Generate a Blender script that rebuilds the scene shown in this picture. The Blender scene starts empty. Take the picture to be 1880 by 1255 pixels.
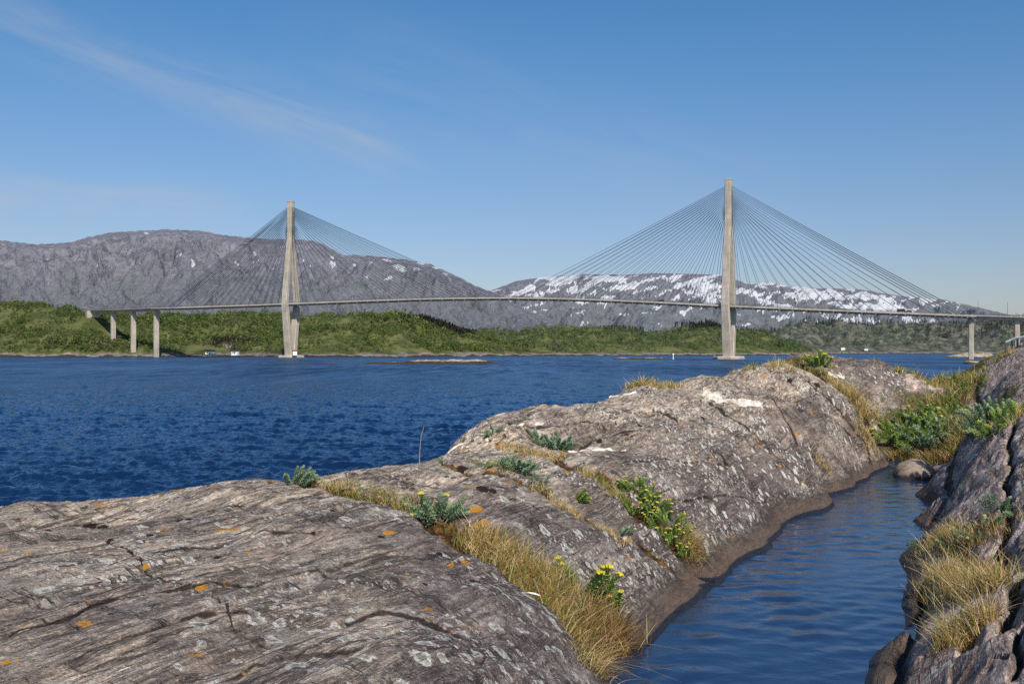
import bpy, bmesh, math, random
import numpy as np
from mathutils import Vector, Matrix

random.seed(7)
RNG = np.random.default_rng(11)
R = math.radians
scene = bpy.context.scene
COL = scene.collection

# ------------------------------------------------------------------ camera model
F, HOR, CX, HC = 1700.0, 645.5, 940.0, 5.0      # focal in photo px, horizon row, centre column, eye height above the sea
POOL = 2.6                                       # level of the rock pool


def at(px, py, d):
    """world point on the sight line of a photo position at depth d"""
    return np.array([(px - CX) / F * d, d, HC - (py - HOR) / F * d])


# ------------------------------------------------------------------ noise
_perm = np.random.default_rng(3).permutation(512).astype(np.int64)
_grad = np.stack([np.cos(np.arange(512) * 2.399), np.sin(np.arange(512) * 2.399)], 1)


def pn(x, y, seed=0):
    xi = np.floor(x).astype(np.int64); yi = np.floor(y).astype(np.int64)
    xf = x - xi; yf = y - yi
    u = xf * xf * xf * (xf * (xf * 6 - 15) + 10); v = yf * yf * yf * (yf * (yf * 6 - 15) + 10)

    def g(ix, iy):
        h = _perm[(_perm[(ix + seed * 17) & 511] + iy + seed * 31) & 511]
        return _grad[h]
    g00 = g(xi, yi); g10 = g(xi + 1, yi); g01 = g(xi, yi + 1); g11 = g(xi + 1, yi + 1)
    n00 = g00[..., 0] * xf + g00[..., 1] * yf
    n10 = g10[..., 0] * (xf - 1) + g10[..., 1] * yf
    n01 = g01[..., 0] * xf + g01[..., 1] * (yf - 1)
    n11 = g11[..., 0] * (xf - 1) + g11[..., 1] * (yf - 1)
    return (n00 * (1 - u) + n10 * u) * (1 - v) + (n01 * (1 - u) + n11 * u) * v


def fbm(x, y, seed=0, octv=4, lac=2.03, gain=0.5):
    s = np.zeros_like(x); a = 1.0
    for k in range(octv):
        s += a * pn(x, y, seed + k * 5); x = x * lac + 3.7; y = y * lac + 1.3; a *= gain
    return s


def ridged(x, y, seed=0, octv=5, gain=0.5):
    s = np.zeros_like(x); a = 1.0
    for k in range(octv):
        s += a * (1 - 2.2 * np.abs(pn(x, y, seed + k * 5))); x = x * 2.03 + 3.7; y = y * 2.03 + 1.3; a *= gain
    return s


def sstep(a, b, x):
    t = np.clip((x - a) / (b - a), 0, 1)
    return t * t * (3 - 2 * t)


# ------------------------------------------------------------------ object helpers
def tag(o, label=None, cat=None, group=None, kind=None):
    if label: o['label'] = label
    if cat: o['category'] = cat
    if group: o['group'] = group
    if kind: o['kind'] = kind
    return o


def np_mesh(name, V, faces, mat, parent=None, smooth=False, attrs=None, cols=None):
    """V (n,3); faces (m,k) int array or list of such arrays"""
    me = bpy.data.meshes.new(name)
    fl = faces if isinstance(faces, list) else [faces]
    fl = [np.asarray(f, dtype=np.int32) for f in fl if len(f)]
    me.vertices.add(len(V)); me.vertices.foreach_set('co', np.asarray(V, dtype=np.float32).ravel())
    nl = sum(f.size for f in fl); nf = sum(len(f) for f in fl)
    me.loops.add(nl); me.loops.foreach_set('vertex_index', np.concatenate([f.ravel() for f in fl]))
    tot = np.concatenate([np.full(len(f), f.shape[1], dtype=np.int32) for f in fl])
    st = np.concatenate([[0], np.cumsum(tot)[:-1]]).astype(np.int32)
    me.polygons.add(nf); me.polygons.foreach_set('loop_start', st); me.polygons.foreach_set('loop_total', tot)
    if smooth: me.polygons.foreach_set('use_smooth', np.ones(nf, dtype=bool))
    me.update(calc_edges=True)
    for k, a in (attrs or {}).items():
        at_ = me.attributes.new(k, 'FLOAT', 'POINT'); at_.data.foreach_set('value', np.asarray(a, dtype=np.float32))
    if cols is not None:
        ca = me.attributes.new('tint', 'FLOAT_COLOR', 'POINT')
        c4 = np.ones((len(V), 4), dtype=np.float32); c4[:, :3] = cols
        ca.data.foreach_set('color', c4.ravel())
    me.materials.append(mat)
    o = bpy.data.objects.new(name, me); COL.objects.link(o)
    if parent: o.parent = parent
    return o


def bm_obj(name, bm, mat, parent=None, smooth=False, bevel=0):
    if bevel:
        bmesh.ops.bevel(bm, geom=list(bm.edges), offset=bevel, segments=1, affect='EDGES')
    me = bpy.data.meshes.new(name); bm.to_mesh(me); bm.free()
    if smooth:
        for p in me.polygons: p.use_smooth = True
    me.materials.append(mat)
    o = bpy.data.objects.new(name, me); COL.objects.link(o)
    if parent: o.parent = parent
    return o


def empty(name, loc, rz=0):
    o = bpy.data.objects.new(name, None); COL.objects.link(o)
    o.location = loc; o.rotation_euler = (0, 0, rz); o.empty_display_size = 0.1
    return o


def box(bm, c, s, rz=0, taper=1.0):
    x, y, z = s[0] / 2, s[1] / 2, s[2] / 2
    M = Matrix.Translation(Vector(c)) @ Matrix.Rotation(rz, 4, 'Z')
    vs = []
    for (a, b, cc) in ((-1, -1, -1), (1, -1, -1), (1, 1, -1), (-1, 1, -1), (-1, -1, 1), (1, -1, 1), (1, 1, 1), (-1, 1, 1)):
        k = taper if cc > 0 else 1
        vs.append(bm.verts.new(M @ Vector((a * x * k, b * y * k, cc * z))))
    for f in ((0, 3, 2, 1), (4, 5, 6, 7), (0, 1, 5, 4), (1, 2, 6, 5), (2, 3, 7, 6), (3, 0, 4, 7)):
        bm.faces.new([vs[i] for i in f])
    return vs


def loft(bm, rings, cap=True):
    prev = None; first = None
    for ring in rings:
        vs = [bm.verts.new(Vector(p)) for p in ring]
        if prev:
            n = len(vs)
            for i in range(n):
                bm.faces.new((prev[i], prev[(i + 1) % n], vs[(i + 1) % n], vs[i]))
        else: first = vs
        prev = vs
    if cap:
        bm.faces.new(list(reversed(first))); bm.faces.new(prev)


def tube(bm, pts, r, n=6, r1=None):
    pts = [Vector(p) for p in pts]; rings = []
    for i, p in enumerate(pts):
        d = (pts[min(i + 1, len(pts) - 1)] - pts[max(i - 1, 0)]).normalized()
        a = Vector((0, 0, 1)) if abs(d.z) < 0.9 else Vector((1, 0, 0))
        u = d.cross(a).normalized(); v = d.cross(u)
        rr = r if r1 is None else r + (r1 - r) * i / (len(pts) - 1)
        rings.append([p + u * math.cos(2 * math.pi * k / n) * rr + v * math.sin(2 * math.pi * k / n) * rr for k in range(n)])
    loft(bm, rings)


# ------------------------------------------------------------------ node helpers
class NT:
    def __init__(s, name, world=False):
        if world:
            s.t = world.node_tree; s.t.nodes.clear()
        else:
            s.m = bpy.data.materials.new(name); s.m.use_nodes = True; s.t = s.m.node_tree; s.t.nodes.clear()

    def n(s, typ, ins=None, **kw):
        nd = s.t.nodes.new(typ)
        for k, v in kw.items(): setattr(nd, k, v)
        for k, v in (ins or {}).items():
            sock = nd.inputs[k]
            if isinstance(v, bpy.types.NodeSocket): s.t.links.new(v, sock)
            elif isinstance(v, (tuple, list)) and len(v) == 3 and sock.type == 'RGBA': sock.default_value = (*v, 1)
            else: sock.default_value = v
        return nd

    def math(s, op, a, b=None, c=None, clamp=False):
        ins = {0: a}
        if b is not None: ins[1] = b
        if c is not None: ins[2] = c
        return s.n('ShaderNodeMath', ins, operation=op, use_clamp=clamp).outputs[0]

    def mix(s, f, a, b, blend='MIX'):
        nd = s.t.nodes.new('ShaderNodeMix'); nd.data_type = 'RGBA'; nd.blend_type = blend
        for i, v in ((0, f), (6, a), (7, b)):
            sock = nd.inputs[i]
            if isinstance(v, bpy.types.NodeSocket): s.t.links.new(v, sock)
            elif isinstance(v, (tuple, list)): sock.default_value = (*v[:3], 1)
            else: sock.default_value = v
        return nd.outputs[2]

    def smooth(s, x, a, b):
        return s.n('ShaderNodeMapRange', {0: x, 1: a, 2: b, 3: 0.0, 4: 1.0}, interpolation_type='SMOOTHSTEP').outputs[0]

    def ramp(s, f, stops):
        nd = s.n('ShaderNodeValToRGB', {0: f}); cr = nd.color_ramp
        while len(cr.elements) < len(stops): cr.elements.new(0.5)
        for e, (p, c) in zip(cr.elements, stops): e.position = p; e.color = (*c, 1)
        return nd.outputs[0]

    def noise(s, vec, scale, detail=4, rough=0.55, dist=0.0):
        return s.n('ShaderNodeTexNoise', {'Vector': vec, 'Scale': scale, 'Detail': detail, 'Roughness': rough, 'Distortion': dist}).outputs[0]

    def mapping(s, vec, rot=(0, 0, 0), scale=(1, 1, 1), loc=(0, 0, 0)):
        return s.n('ShaderNodeMapping', {'Vector': vec, 'Rotation': rot, 'Scale': scale, 'Location': loc}).outputs[0]

    def attr(s, name):
        return s.n('ShaderNodeAttribute', attribute_name=name)

    def out(s, sh):
        s.n('ShaderNodeOutputMaterial', {'Surface': sh}); return s.m


def simple(name, c, rough=0.7, noise=0.15, scale=1.0, metal=0.0, spec=0.3):
    t = NT(name); P = t.n('ShaderNodeTexCoord').outputs['Object']
    f = t.noise(P, scale, 5, 0.6)
    lo = tuple(v * (1 - noise) for v in c); hi = tuple(min(1, v * (1 + noise)) for v in c)
    b = t.n('ShaderNodeBsdfPrincipled', {'Base Color': t.ramp(f, [(0.3, lo), (0.7, hi)]), 'Roughness': rough, 'Metallic': metal, 'Specular IOR Level': spec})
    return t.out(b.outputs[0])


def leafy(name, c=None, vary=0.25, rough=0.6, trans=0.25):
    """foliage: colour from the mesh's own tint attribute, slight translucency"""
    t = NT(name)
    base = t.attr('tint').outputs['Color'] if c is None else None
    if c is not None:
        P = t.n('ShaderNodeTexCoord').outputs['Object']
        f = t.noise(P, 22.0, 2)
        base = t.ramp(f, [(0.3, tuple(v * (1 - vary) for v in c)), (0.7, tuple(v * (1 + vary) for v in c))])
    d = t.n('ShaderNodeBsdfPrincipled', {'Base Color': base, 'Roughness': rough, 'Specular IOR Level': 0.25})
    tr = t.n('ShaderNodeBsdfTranslucent', {'Color': base})
    return t.out(t.n('ShaderNodeMixShader', {0: trans, 1: d.outputs[0], 2: tr.outputs[0]}).outputs[0])


# ================================================================== FOREGROUND ROCK
CH_A = R(63.0)                                   # compass of the channel and of the rock's foliation
CU = np.array([math.cos(CH_A), math.sin(CH_A)]); CV = np.array([-math.sin(CH_A), math.cos(CH_A)])

C = []                                           # control points x, y, z


def cp(px, py, d): C.append(at(px, py, d))


def cw(x, y, z): C.append(np.array([x, y, z]))


for px, d in ((0, 3.9), (300, 3.9), (600, 4.0), (850, 4.3), (990, 5.0)): cp(px, 1255, d)
for p in ((1000, 1190, 5.7), (850, 990, 7.6), (940, 1080, 6.9), (1010, 1165, 6.3), (1075, 1255, 5.9),
          (0, 1000, 6.3), (300, 1000, 6.4), (600, 1000, 6.6), (750, 1000, 6.9), (0, 1100, 5.0), (300, 1100, 5.1), (600, 1100, 5.25), (800, 1100, 5.6), (900, 1150, 5.6),
          (0, 975, 7.6), (250, 962, 7.8), (480, 934, 8.0), (640, 930, 8.0), (760, 960, 7.7), (0, 940, 9.0), (250, 920, 9.2), (490, 888, 9.5), (590, 884, 9.6),
          # second slab
          (660, 864, 10.1), (740, 856, 10.3), (815, 849, 10.5), (700, 890, 9.4), (800, 880, 9.6), (900, 900, 9.1), (900, 950, 8.4), (1000, 940, 9.0), (1000, 1000, 8.2), (1100, 1000, 8.6), (1100, 1080, 7.9), (1160, 1150, 7.6), (1250, 1080, 8.9), (1180, 1060, 8.5), (950, 880, 9.8),
          # third narrow slab
          (1050, 930, 9.6), (1150, 1000, 9.2), (1230, 1050, 9.2), (980, 865, 10.5),
          # big hump
          (818, 846, 11.6), (835, 812, 12.4), (860, 792, 13.0), (900, 778, 13.6), (970, 771, 14.4), (1050, 760, 15.2), (1100, 744, 16.0), (1150, 724, 17.0), (1250, 700, 18.6), (1350, 682, 20.0), (1430, 679, 21.2),
          (900, 830, 12.0), (1000, 806, 13.0), (1100, 802, 13.1), (1200, 760, 15.0), (1300, 740, 16.5), (1400, 720, 18.0), (1050, 850, 11.3), (1150, 850, 11.8), (1250, 850, 12.8), (1350, 850, 13.7), (1450, 850, 14.9), (1550, 850, 17.0),
          (1200, 900, 11.0), (1250, 950, 10.6), (1350, 950, 11.5), (1300, 1000, 10.3), (1400, 940, 12.2), (1500, 880, 14.9), (1500, 780, 17.0), (1450, 780, 16.0), (1550, 800, 17.6), (1560, 740, 19.6), (1500, 700, 20.6), (1590, 790, 19.2), (1610, 840, 19.0),
          # far hump
          (1450, 656, 25), (1500, 661, 25.5), (1545, 661, 25.5), (1600, 672, 26), (1650, 681, 25), (1700, 701, 24), (1725, 726, 23), (1560, 690, 23.5), (1600, 730, 22), (1650, 760, 21.5), (1640, 800, 21), (1680, 740, 22.5), (1500, 680, 23.2), (1550, 712, 22.0),
          # planted hollow
          (1700, 780, 21.5), (1740, 730, 25), (1690, 820, 20.6), (1640, 835, 20.3), (1745, 800, 20.5), (1740, 850, 19.2), (1700, 852, 19.8),
          (1700, 706, 34), (1750, 702, 36), (1640, 696, 33), (1740, 728, 29), (1780, 712, 33),
          # right bank, far part
          (1770, 692, 27), (1800, 667, 25), (1840, 647, 23), (1880, 641, 22), (2000, 610, 20), (1780, 722, 24), (1850, 690, 20), (1880, 720, 17), (1800, 765, 19), (1860, 765, 16.2),
          # right bank, near part
          (1790, 780, 16.6), (1870, 752, 14), (1742, 850, 15.2), (1722, 900, 14.4), (1800, 830, 12.5), (1870, 850, 10.5), (1800, 900, 11), (1870, 930, 9), (1780, 950, 10), (1730, 960, 11), (1700, 985, 11.0), (1780, 1000, 9.1), (1850, 1000, 8.3),
          (1690, 1060, 9.3), (1780, 1090, 7.6), (1850, 1080, 7.0), (1680, 1150, 7.6), (1780, 1150, 6.6), (1860, 1150, 5.9), (1660, 1220, 6.6), (1780, 1220, 5.7), (1870, 1200, 5.3), (1870, 1255, 4.9), (1750, 1255, 5.5), (1640, 1255, 6.3)):
    cp(*p)
LB = [(1180, 1190), (1245, 1130), (1310, 1078), (1415, 1012), (1430, 985), (1520, 912), (1600, 872), (1632, 850)]
RB = [(1590, 1255), (1612, 1190), (1652, 1115), (1668, 1060), (1690, 1000), (1712, 930), (1738, 868)]
lb = [np.array([(px - CX) / F * d, d]) for px, py in LB for d in [(HC - POOL) * F / (py - HOR)]]
rb = [np.array([(px - CX) / F * d, d]) for px, py in RB for d in [(HC - POOL) * F / (py - HOR)]]
lb = [np.array([0.75, 2.0]), np.array([0.6, 4.0]), np.array([0.75, 6.2])] + lb
rb = [np.array([2.1, 2.0]), np.array([2.1, 4.0])] + rb
for p in lb: cw(p[0], p[1], POOL)
for p in rb: cw(p[0], p[1], POOL)
CL = [np.array([1.4, 0.5]), np.array([1.4, 2.0]), np.array([1.4, 4.0]), np.array([1.75, 6.4]), np.array([2.35, 8.2]), np.array([3.4, 10.1]), np.array([4.85, 12.2]), np.array([6.1, 14.6]), np.array([7.3, 17.0]), np.array([8.35, 19.2])]
for p in CL[:-1]: cw(p[0], p[1], POOL - 0.75)
for x, y, z in ((-2.5, 2.2, 3.5), (0, 1.2, 3.3), (0.2, 3.0, 3.2), (-6, 5, 3.5), (-8, 8, 3.3), (-9, 2, 3.4), (-3, 0, 3.4), (0, -2, 3.3), (-6, -3, 3.4),
                (4, 4, 3.6), (3.2, 2, 3.3), (8, 8, 4.5), (12, 15, 5.1), (15, 22, 5.4), (5, 0, 3.6), (8, 3, 4.2), (19, 30, 4.6), (22, 18, 6.0),
                (-10, 11.5, 1.2), (-7, 11.8, 1.3), (-5, 12.0, 1.3), (-2.6, 12.3, 1.4), (-1.7, 12.6, 1.7), (-2.2, 14.5, -0.6), (-1.4, 15.5, -0.4), (-0.6, 17.2, -0.3), (1.0, 19.2, -0.2), (3.0, 22.2, 0.2), (4.6, 25, 0.5), (6.6, 29.5, 0.2), (9.5, 34, -0.2), (13, 40, -0.6), (18, 42, -0.6), (24, 36, 1.5),
                (-7, 14, -0.8), (-4.5, 14.4, -0.8), (-11, 14, -1.0), (-1, 20, -1.5), (2, 25, -1.5), (5, 32, -1.5), (10, 44, -1.8), (20, 50, -1.8), (-14, 8, -0.5), (-15, 18, -1.8), (-6, 20, -1.8), (0, 30, -1.8)):
    cw(x, y, z)
C = np.array(C)
_c2 = 0.45 ** 2
_D = np.sqrt(((C[:, None, :2] - C[None, :, :2]) ** 2).sum(-1) + _c2)
_n = len(C)
_A = np.zeros((_n + 3, _n + 3)); _A[:_n, :_n] = _D - np.eye(_n) * 0.012
_A[:_n, _n] = 1; _A[:_n, _n + 1:] = C[:, :2]; _A[_n, :_n] = 1; _A[_n + 1:, :_n] = C[:, :2].T
_w = np.linalg.solve(_A, np.concatenate([C[:, 2], np.zeros(3)]))


def base_h(x, y):
    out = np.empty(x.shape).ravel(); X = x.ravel(); Y = y.ravel()
    for i in range(0, len(X), 60000):
        xs = X[i:i + 60000, None]; ys = Y[i:i + 60000, None]
        out[i:i + 60000] = np.sqrt((xs - C[None, :, 0]) ** 2 + (ys - C[None, :, 1]) ** 2 + _c2) @ _w[:_n] + _w[_n] + xs[:, 0] * _w[_n + 1] + ys[:, 0] * _w[_n + 2]
    return out.reshape(x.shape)


def hit_fn(hf, px, py, d0=2.5, d1=60):
    ds = d0 * (d1 / d0) ** np.linspace(0, 1, 500)
    x = (px - CX) / F * ds; z = HC - (py - HOR) / F * ds
    h = hf(x, ds)
    k = np.argmax(h >= z)
    if not (h >= z).any(): k = np.argmin(z - h)
    if k > 0 and (h >= z).any():
        a, b = z[k - 1] - h[k - 1], h[k] - z[k]
        d = ds[k - 1] + (ds[k] - ds[k - 1]) * a / max(a + b, 1e-6)
    else: d = ds[k]
    return np.array([(px - CX) / F * d, d])


def pdist(x, y, P, signed=False):
    """distance to a polyline, and position 0..1 along it"""
    best = np.full(x.shape, 1e9); tt = np.zeros(x.shape); sg = np.zeros(x.shape)
    P = np.asarray(P); L = np.concatenate([[0], np.cumsum(np.hypot(*(P[1:] - P[:-1]).T))]); L = L / L[-1]
    for i in range(len(P) - 1):
        a, b = P[i], P[i + 1]; e = b - a; l2 = (e ** 2).sum() + 1e-9
        t = np.clip(((x - a[0]) * e[0] + (y - a[1]) * e[1]) / l2, 0, 1)
        d = np.hypot(x - a[0] - t * e[0], y - a[1] - t * e[1])
        m = d < best
        best = np.where(m, d, best); tt = np.where(m, L[i] + t * (L[i + 1] - L[i]), tt)
        if signed: sg = np.where(m, np.sign(e[0] * (y - a[1]) - e[1] * (x - a[0])), sg)
    return (best, tt, sg) if signed else (best, tt)


# (kind, photo line, depth start/end, half width start/end)
JOINTS = [
    ('gully', [(505, 886), (600, 892), (700, 908), (770, 938), (840, 978), (905, 1012), (990, 1080), (1070, 1150), (1140, 1225)], (0.05, 0.26), (0.10, 0.30)),
    ('gully', [(825, 850), (900, 862), (960, 884), (1010, 915), (1060, 945), (1120, 975), (1170, 1005), (1240, 1050), (1308, 1078)], (0.10, 0.05), (0.12, 0.05)),
    ('gully', [(1000, 838), (1060, 855), (1110, 885), (1150, 925), (1200, 965), (1255, 1010), (1275, 1035)], (0.07, 0.16), (0.10, 0.13)),
    ('gully', [(1440, 668), (1510, 690), (1560, 735), (1600, 790), (1630, 835)], (0.10, 0.30), (0.25, 0.30)),
    ('crack', [(1198, 750), (1240, 768), (1275, 790)], (0.06, 0.05), (0.035, 0.03)),
    ('crack', [(1300, 812), (1325, 838), (1342, 858)], (0.07, 0.04), (0.035, 0.025)),
    ('crack', [(1415, 735), (1440, 760), (1455, 785), (1468, 812)], (0.05, 0.09), (0.04, 0.04)),
    ('crack', [(1300, 735), (1343, 766), (1400, 815), (1450, 862), (1482, 886)], (0.06, 0.06), (0.05, 0.04)),
    ('crack', [(1470, 688), (1500, 712), (1536, 744), (1570, 790), (1595, 822), (1601, 856)], (0.10, 0.10), (0.06, 0.05)),
    ('crack', [(1435, 695), (1480, 720), (1517, 757), (1560, 795)], (0.06, 0.05), (0.045, 0.04)),
    ('crack', [(1185, 1027), (1205, 1042), (1219, 1056)], (0.05, 0.03), (0.025, 0.02)),
    ('crack', [(1030, 800), (1060, 812), (1180, 785)], (0.05, 0.02), (0.04, 0.02)),
    ('crack', [(930, 778), (1000, 777), (1090, 772)], (0.05, 0.03), (0.05, 0.03)),
    ('crack', [(150, 985), (235, 1005), (268, 1035), (340, 1070), (440, 1150)], (0.02, 0.004), (0.014, 0.008)),
    ('crack', [(0, 1165), (100, 1140), (200, 1098), (340, 1080), (500, 1062)], (0.03, 0.012), (0.022, 0.012)),
    ('crack', [(640, 1122), (700, 1112), (790, 1128), (850, 1160)], (0.022, 0.022), (0.03, 0.03)),
    ('crack', [(880, 905), (960, 960), (1040, 1010), (1120, 1060)], (0.010, 0.010), (0.012, 0.010)),
    ('ledge', [(900, 792), (960, 786), (1030, 783), (1110, 776), (1190, 766)], (0.07, 0.04), (0.5, 0.4)),
    ('ledge', [(1010, 812), (1060, 806), (1130, 800), (1200, 790), (1262, 792)], (0.07, 0.05), (0.6, 0.5)),
    ('ledge', [(1120, 748), (1198, 752), (1240, 768), (1300, 786), (1350, 800)], (0.05, 0.06), (0.6, 0.6)),
    ('ledge', [(1380, 702), (1420, 712), (1462, 734), (1480, 770)], (0.08, 0.06), (0.7, 0.6)),
    ('ledge', [(1110, 855), (1200, 842), (1300, 846), (1380, 862)], (0.035, 0.03), (0.6, 0.5)),
    ('ledge', [(1180, 940), (1260, 915), (1360, 905), (1450, 890)], (0.03, 0.03), (0.5, 0.5)),
    ('ledge', [(880, 905), (960, 930), (1050, 975), (1140, 1035), (1190, 1080)], (0.025, 0.03), (0.35, 0.35)),
    ('ledge', [(0, 1168), (90, 1142), (200, 1098), (340, 1080), (520, 1056), (640, 1030)], (0.035, 0.010), (0.35, 0.3)),
    ('ledge', [(560, 1128), (640, 1122), (700, 1112), (790, 1128), (850, 1162), (900, 1200)], (0.030, 0.030), (0.3, 0.3)),
    ('ledge', [(60, 1252), (160, 1192), (300, 1150), (440, 1130), (540, 1128)], (0.015, 0.030), (0.3, 0.3)),
    ('ledge', [(380, 1255), (480, 1205), (600, 1185), (720, 1200)], (0.02, 0.03), (0.3, 0.3)),
    ('ledge', [(0, 1040), (130, 1022), (300, 1012), (460, 985), (600, 975), (720, 985)], (0.025, 0.015), (0.4, 0.4)),
    ('ledge', [(120, 960), (260, 950), (400, 938), (520, 925)], (0.02, 0.02), (0.4, 0.4)),
    # right bank
    ('crack', [(1862, 770), (1856, 840), (1852, 930), (1846, 1000), (1850, 1060)], (0.10, 0.12), (0.035, 0.05)),
    ('crack', [(1760, 790), (1745, 850), (1742, 900), (1722, 935)], (0.06, 0.12), (0.05, 0.08)),
    ('crack', [(1700, 1050), (1690, 1100), (1680, 1150), (1664, 1200), (1655, 1255)], (0.10, 0.14), (0.04, 0.05)),
    ('crack', [(1745, 1130), (1790, 1185), (1840, 1165), (1860, 1110), (1870, 1060)], (0.10, 0.16), (0.05, 0.07)),
    ('crack', [(1880, 1150), (1866, 1200), (1855, 1255)], (0.08, 0.08), (0.03, 0.03)),
    ('crack', [(1720, 1000), (1770, 1020), (1840, 1030)], (0.05, 0.05), (0.05, 0.05)),
    ('crack', [(1800, 690), (1790, 720), (1800, 745)], (0.10, 0.10), (0.10, 0.10)),
]
JW = [(k, [hit_fn(base_h, *p) for p in pl], dd, ww) for k, pl, dd, ww in JOINTS]


def left_of_channel(x, y):
    """True on the headland side of the channel and its planted end"""
    P = np.array(CL + [np.array([9.4, 22.0]), np.array([11.0, 26.0]), np.array([13.5, 31.0]), np.array([20.0, 52.0])])
    xc = np.interp(y, P[:, 1], P[:, 0])
    return x < xc


def rock_h(x, y, want=False):
    b = base_h(x, y)
    wob = fbm(x * 1.3, y * 1.3, 40, 2) * 0.10
    xw = x + wob; yw = y + fbm(x * 1.3 + 9, y * 1.3, 43, 2) * 0.10
    u = xw * CU[0] + yw * CU[1]; v = xw * CV[0] + yw * CV[1]
    land = sstep(POOL - 0.5, POOL + 0.5, b)
    right = ~left_of_channel(x, y)
    rr = right.astype(float)
    dist = np.hypot(x, y); lod = np.clip(9.0 / (dist + 1), 0.25, 1)
    h = b + land * (fbm(u * 0.35, v * 0.7, 5, 3) * (0.10 + 0.00 * rr))
    h += land * fbm(u * 0.7, v * 3.2, 9, 4) * (0.045 - 0.025 * rr)
    # foliation grooves: sharp edged steps running along the channel
    g = ridged(u * 0.45, v * 4.5 + b * 3.0, 14, 4)
    h += land * (g - 0.6) * (0.020 - 0.008 * rr)
    g2 = ridged(u * 1.4, v * 15 + b * 9.0, 25, 3)
    h += land * (g2 - 0.5) * (0.0055 + 0.003 * rr) * lod
    h += land * fbm(x * 9, y * 9, 21, 3) * 0.008
    # broken foliation: thin plates ending in small steps
    for per, hh, sd in ((0.80, 0.060, 201), (0.27, 0.020, 207)):
        ph = (v * 1.0 + b * 0.8 + fbm(u * 0.35, v * 0.9, sd, 3) * 0.55) / per
        fr = ph - np.floor(ph)
        saw = np.where(fr < 0.86, fr / 0.86, 1 - (fr - 0.86) / 0.14) - 0.5
        msk = sstep(-0.12, 0.25, fbm(u * 0.45 + 7, v * 1.1, sd + 2, 3)) * land * sstep(POOL + 0.1, POOL + 0.45, b)
        h += saw * hh * msk * (1 - 0.7 * rr)
    # broken ledges on the right bank
    led = fbm(u * 0.5 + 3, v * 1.5, 61, 3)
    h += rr * land * (np.floor(led * 4 + 0.5) / 4 - led) * 0.12
    moss = np.zeros_like(b); dark = np.zeros_like(b)
    for kind, P, dd, ww in JW:
        P = np.asarray(P)
        m = (x > P[:, 0].min() - 2) & (x < P[:, 0].max() + 2) & (y > P[:, 1].min() - 2) & (y < P[:, 1].max() + 2)
        if not m.any(): continue
        d, t, sgn_ = pdist(xw[m], yw[m], P, True)
        w = ww[0] + (ww[1] - ww[0]) * t; dep = dd[0] + (dd[1] - dd[0]) * t
        jag = 1 + 0.5 * pn(x[m] * 5, y[m] * 5, 77)
        if kind == 'ledge':
            end = np.clip(np.minimum(t, 1 - t) * 6, 0, 1)
            sd_ = -d * sgn_ + 0.03 * pn(x[m] * 9, y[m] * 9, 78)
            h[m] -= dep * end * sstep(0.0, 0.035, sd_) * np.exp(-np.maximum(sd_, 0) / w) * (0.6 + 0.8 * np.clip(jag - 0.6, 0, 1))
            dark[m] = np.maximum(dark[m], end * 0.75 * np.exp(-((sd_ - 0.02) / 0.018) ** 2))
            continue
        prof = np.exp(-(d / (w * jag)) ** 2)
        h[m] -= dep * prof
        if kind == 'gully': moss[m] = np.maximum(moss[m], np.exp(-(d / (w * 1.25)) ** 2))
        else: dark[m] = np.maximum(dark[m], prof)
    return (h, b, moss, dark, u, v, rr) if want else h


def hit(px, py): return hit_fn(rock_h, px, py)


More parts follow.
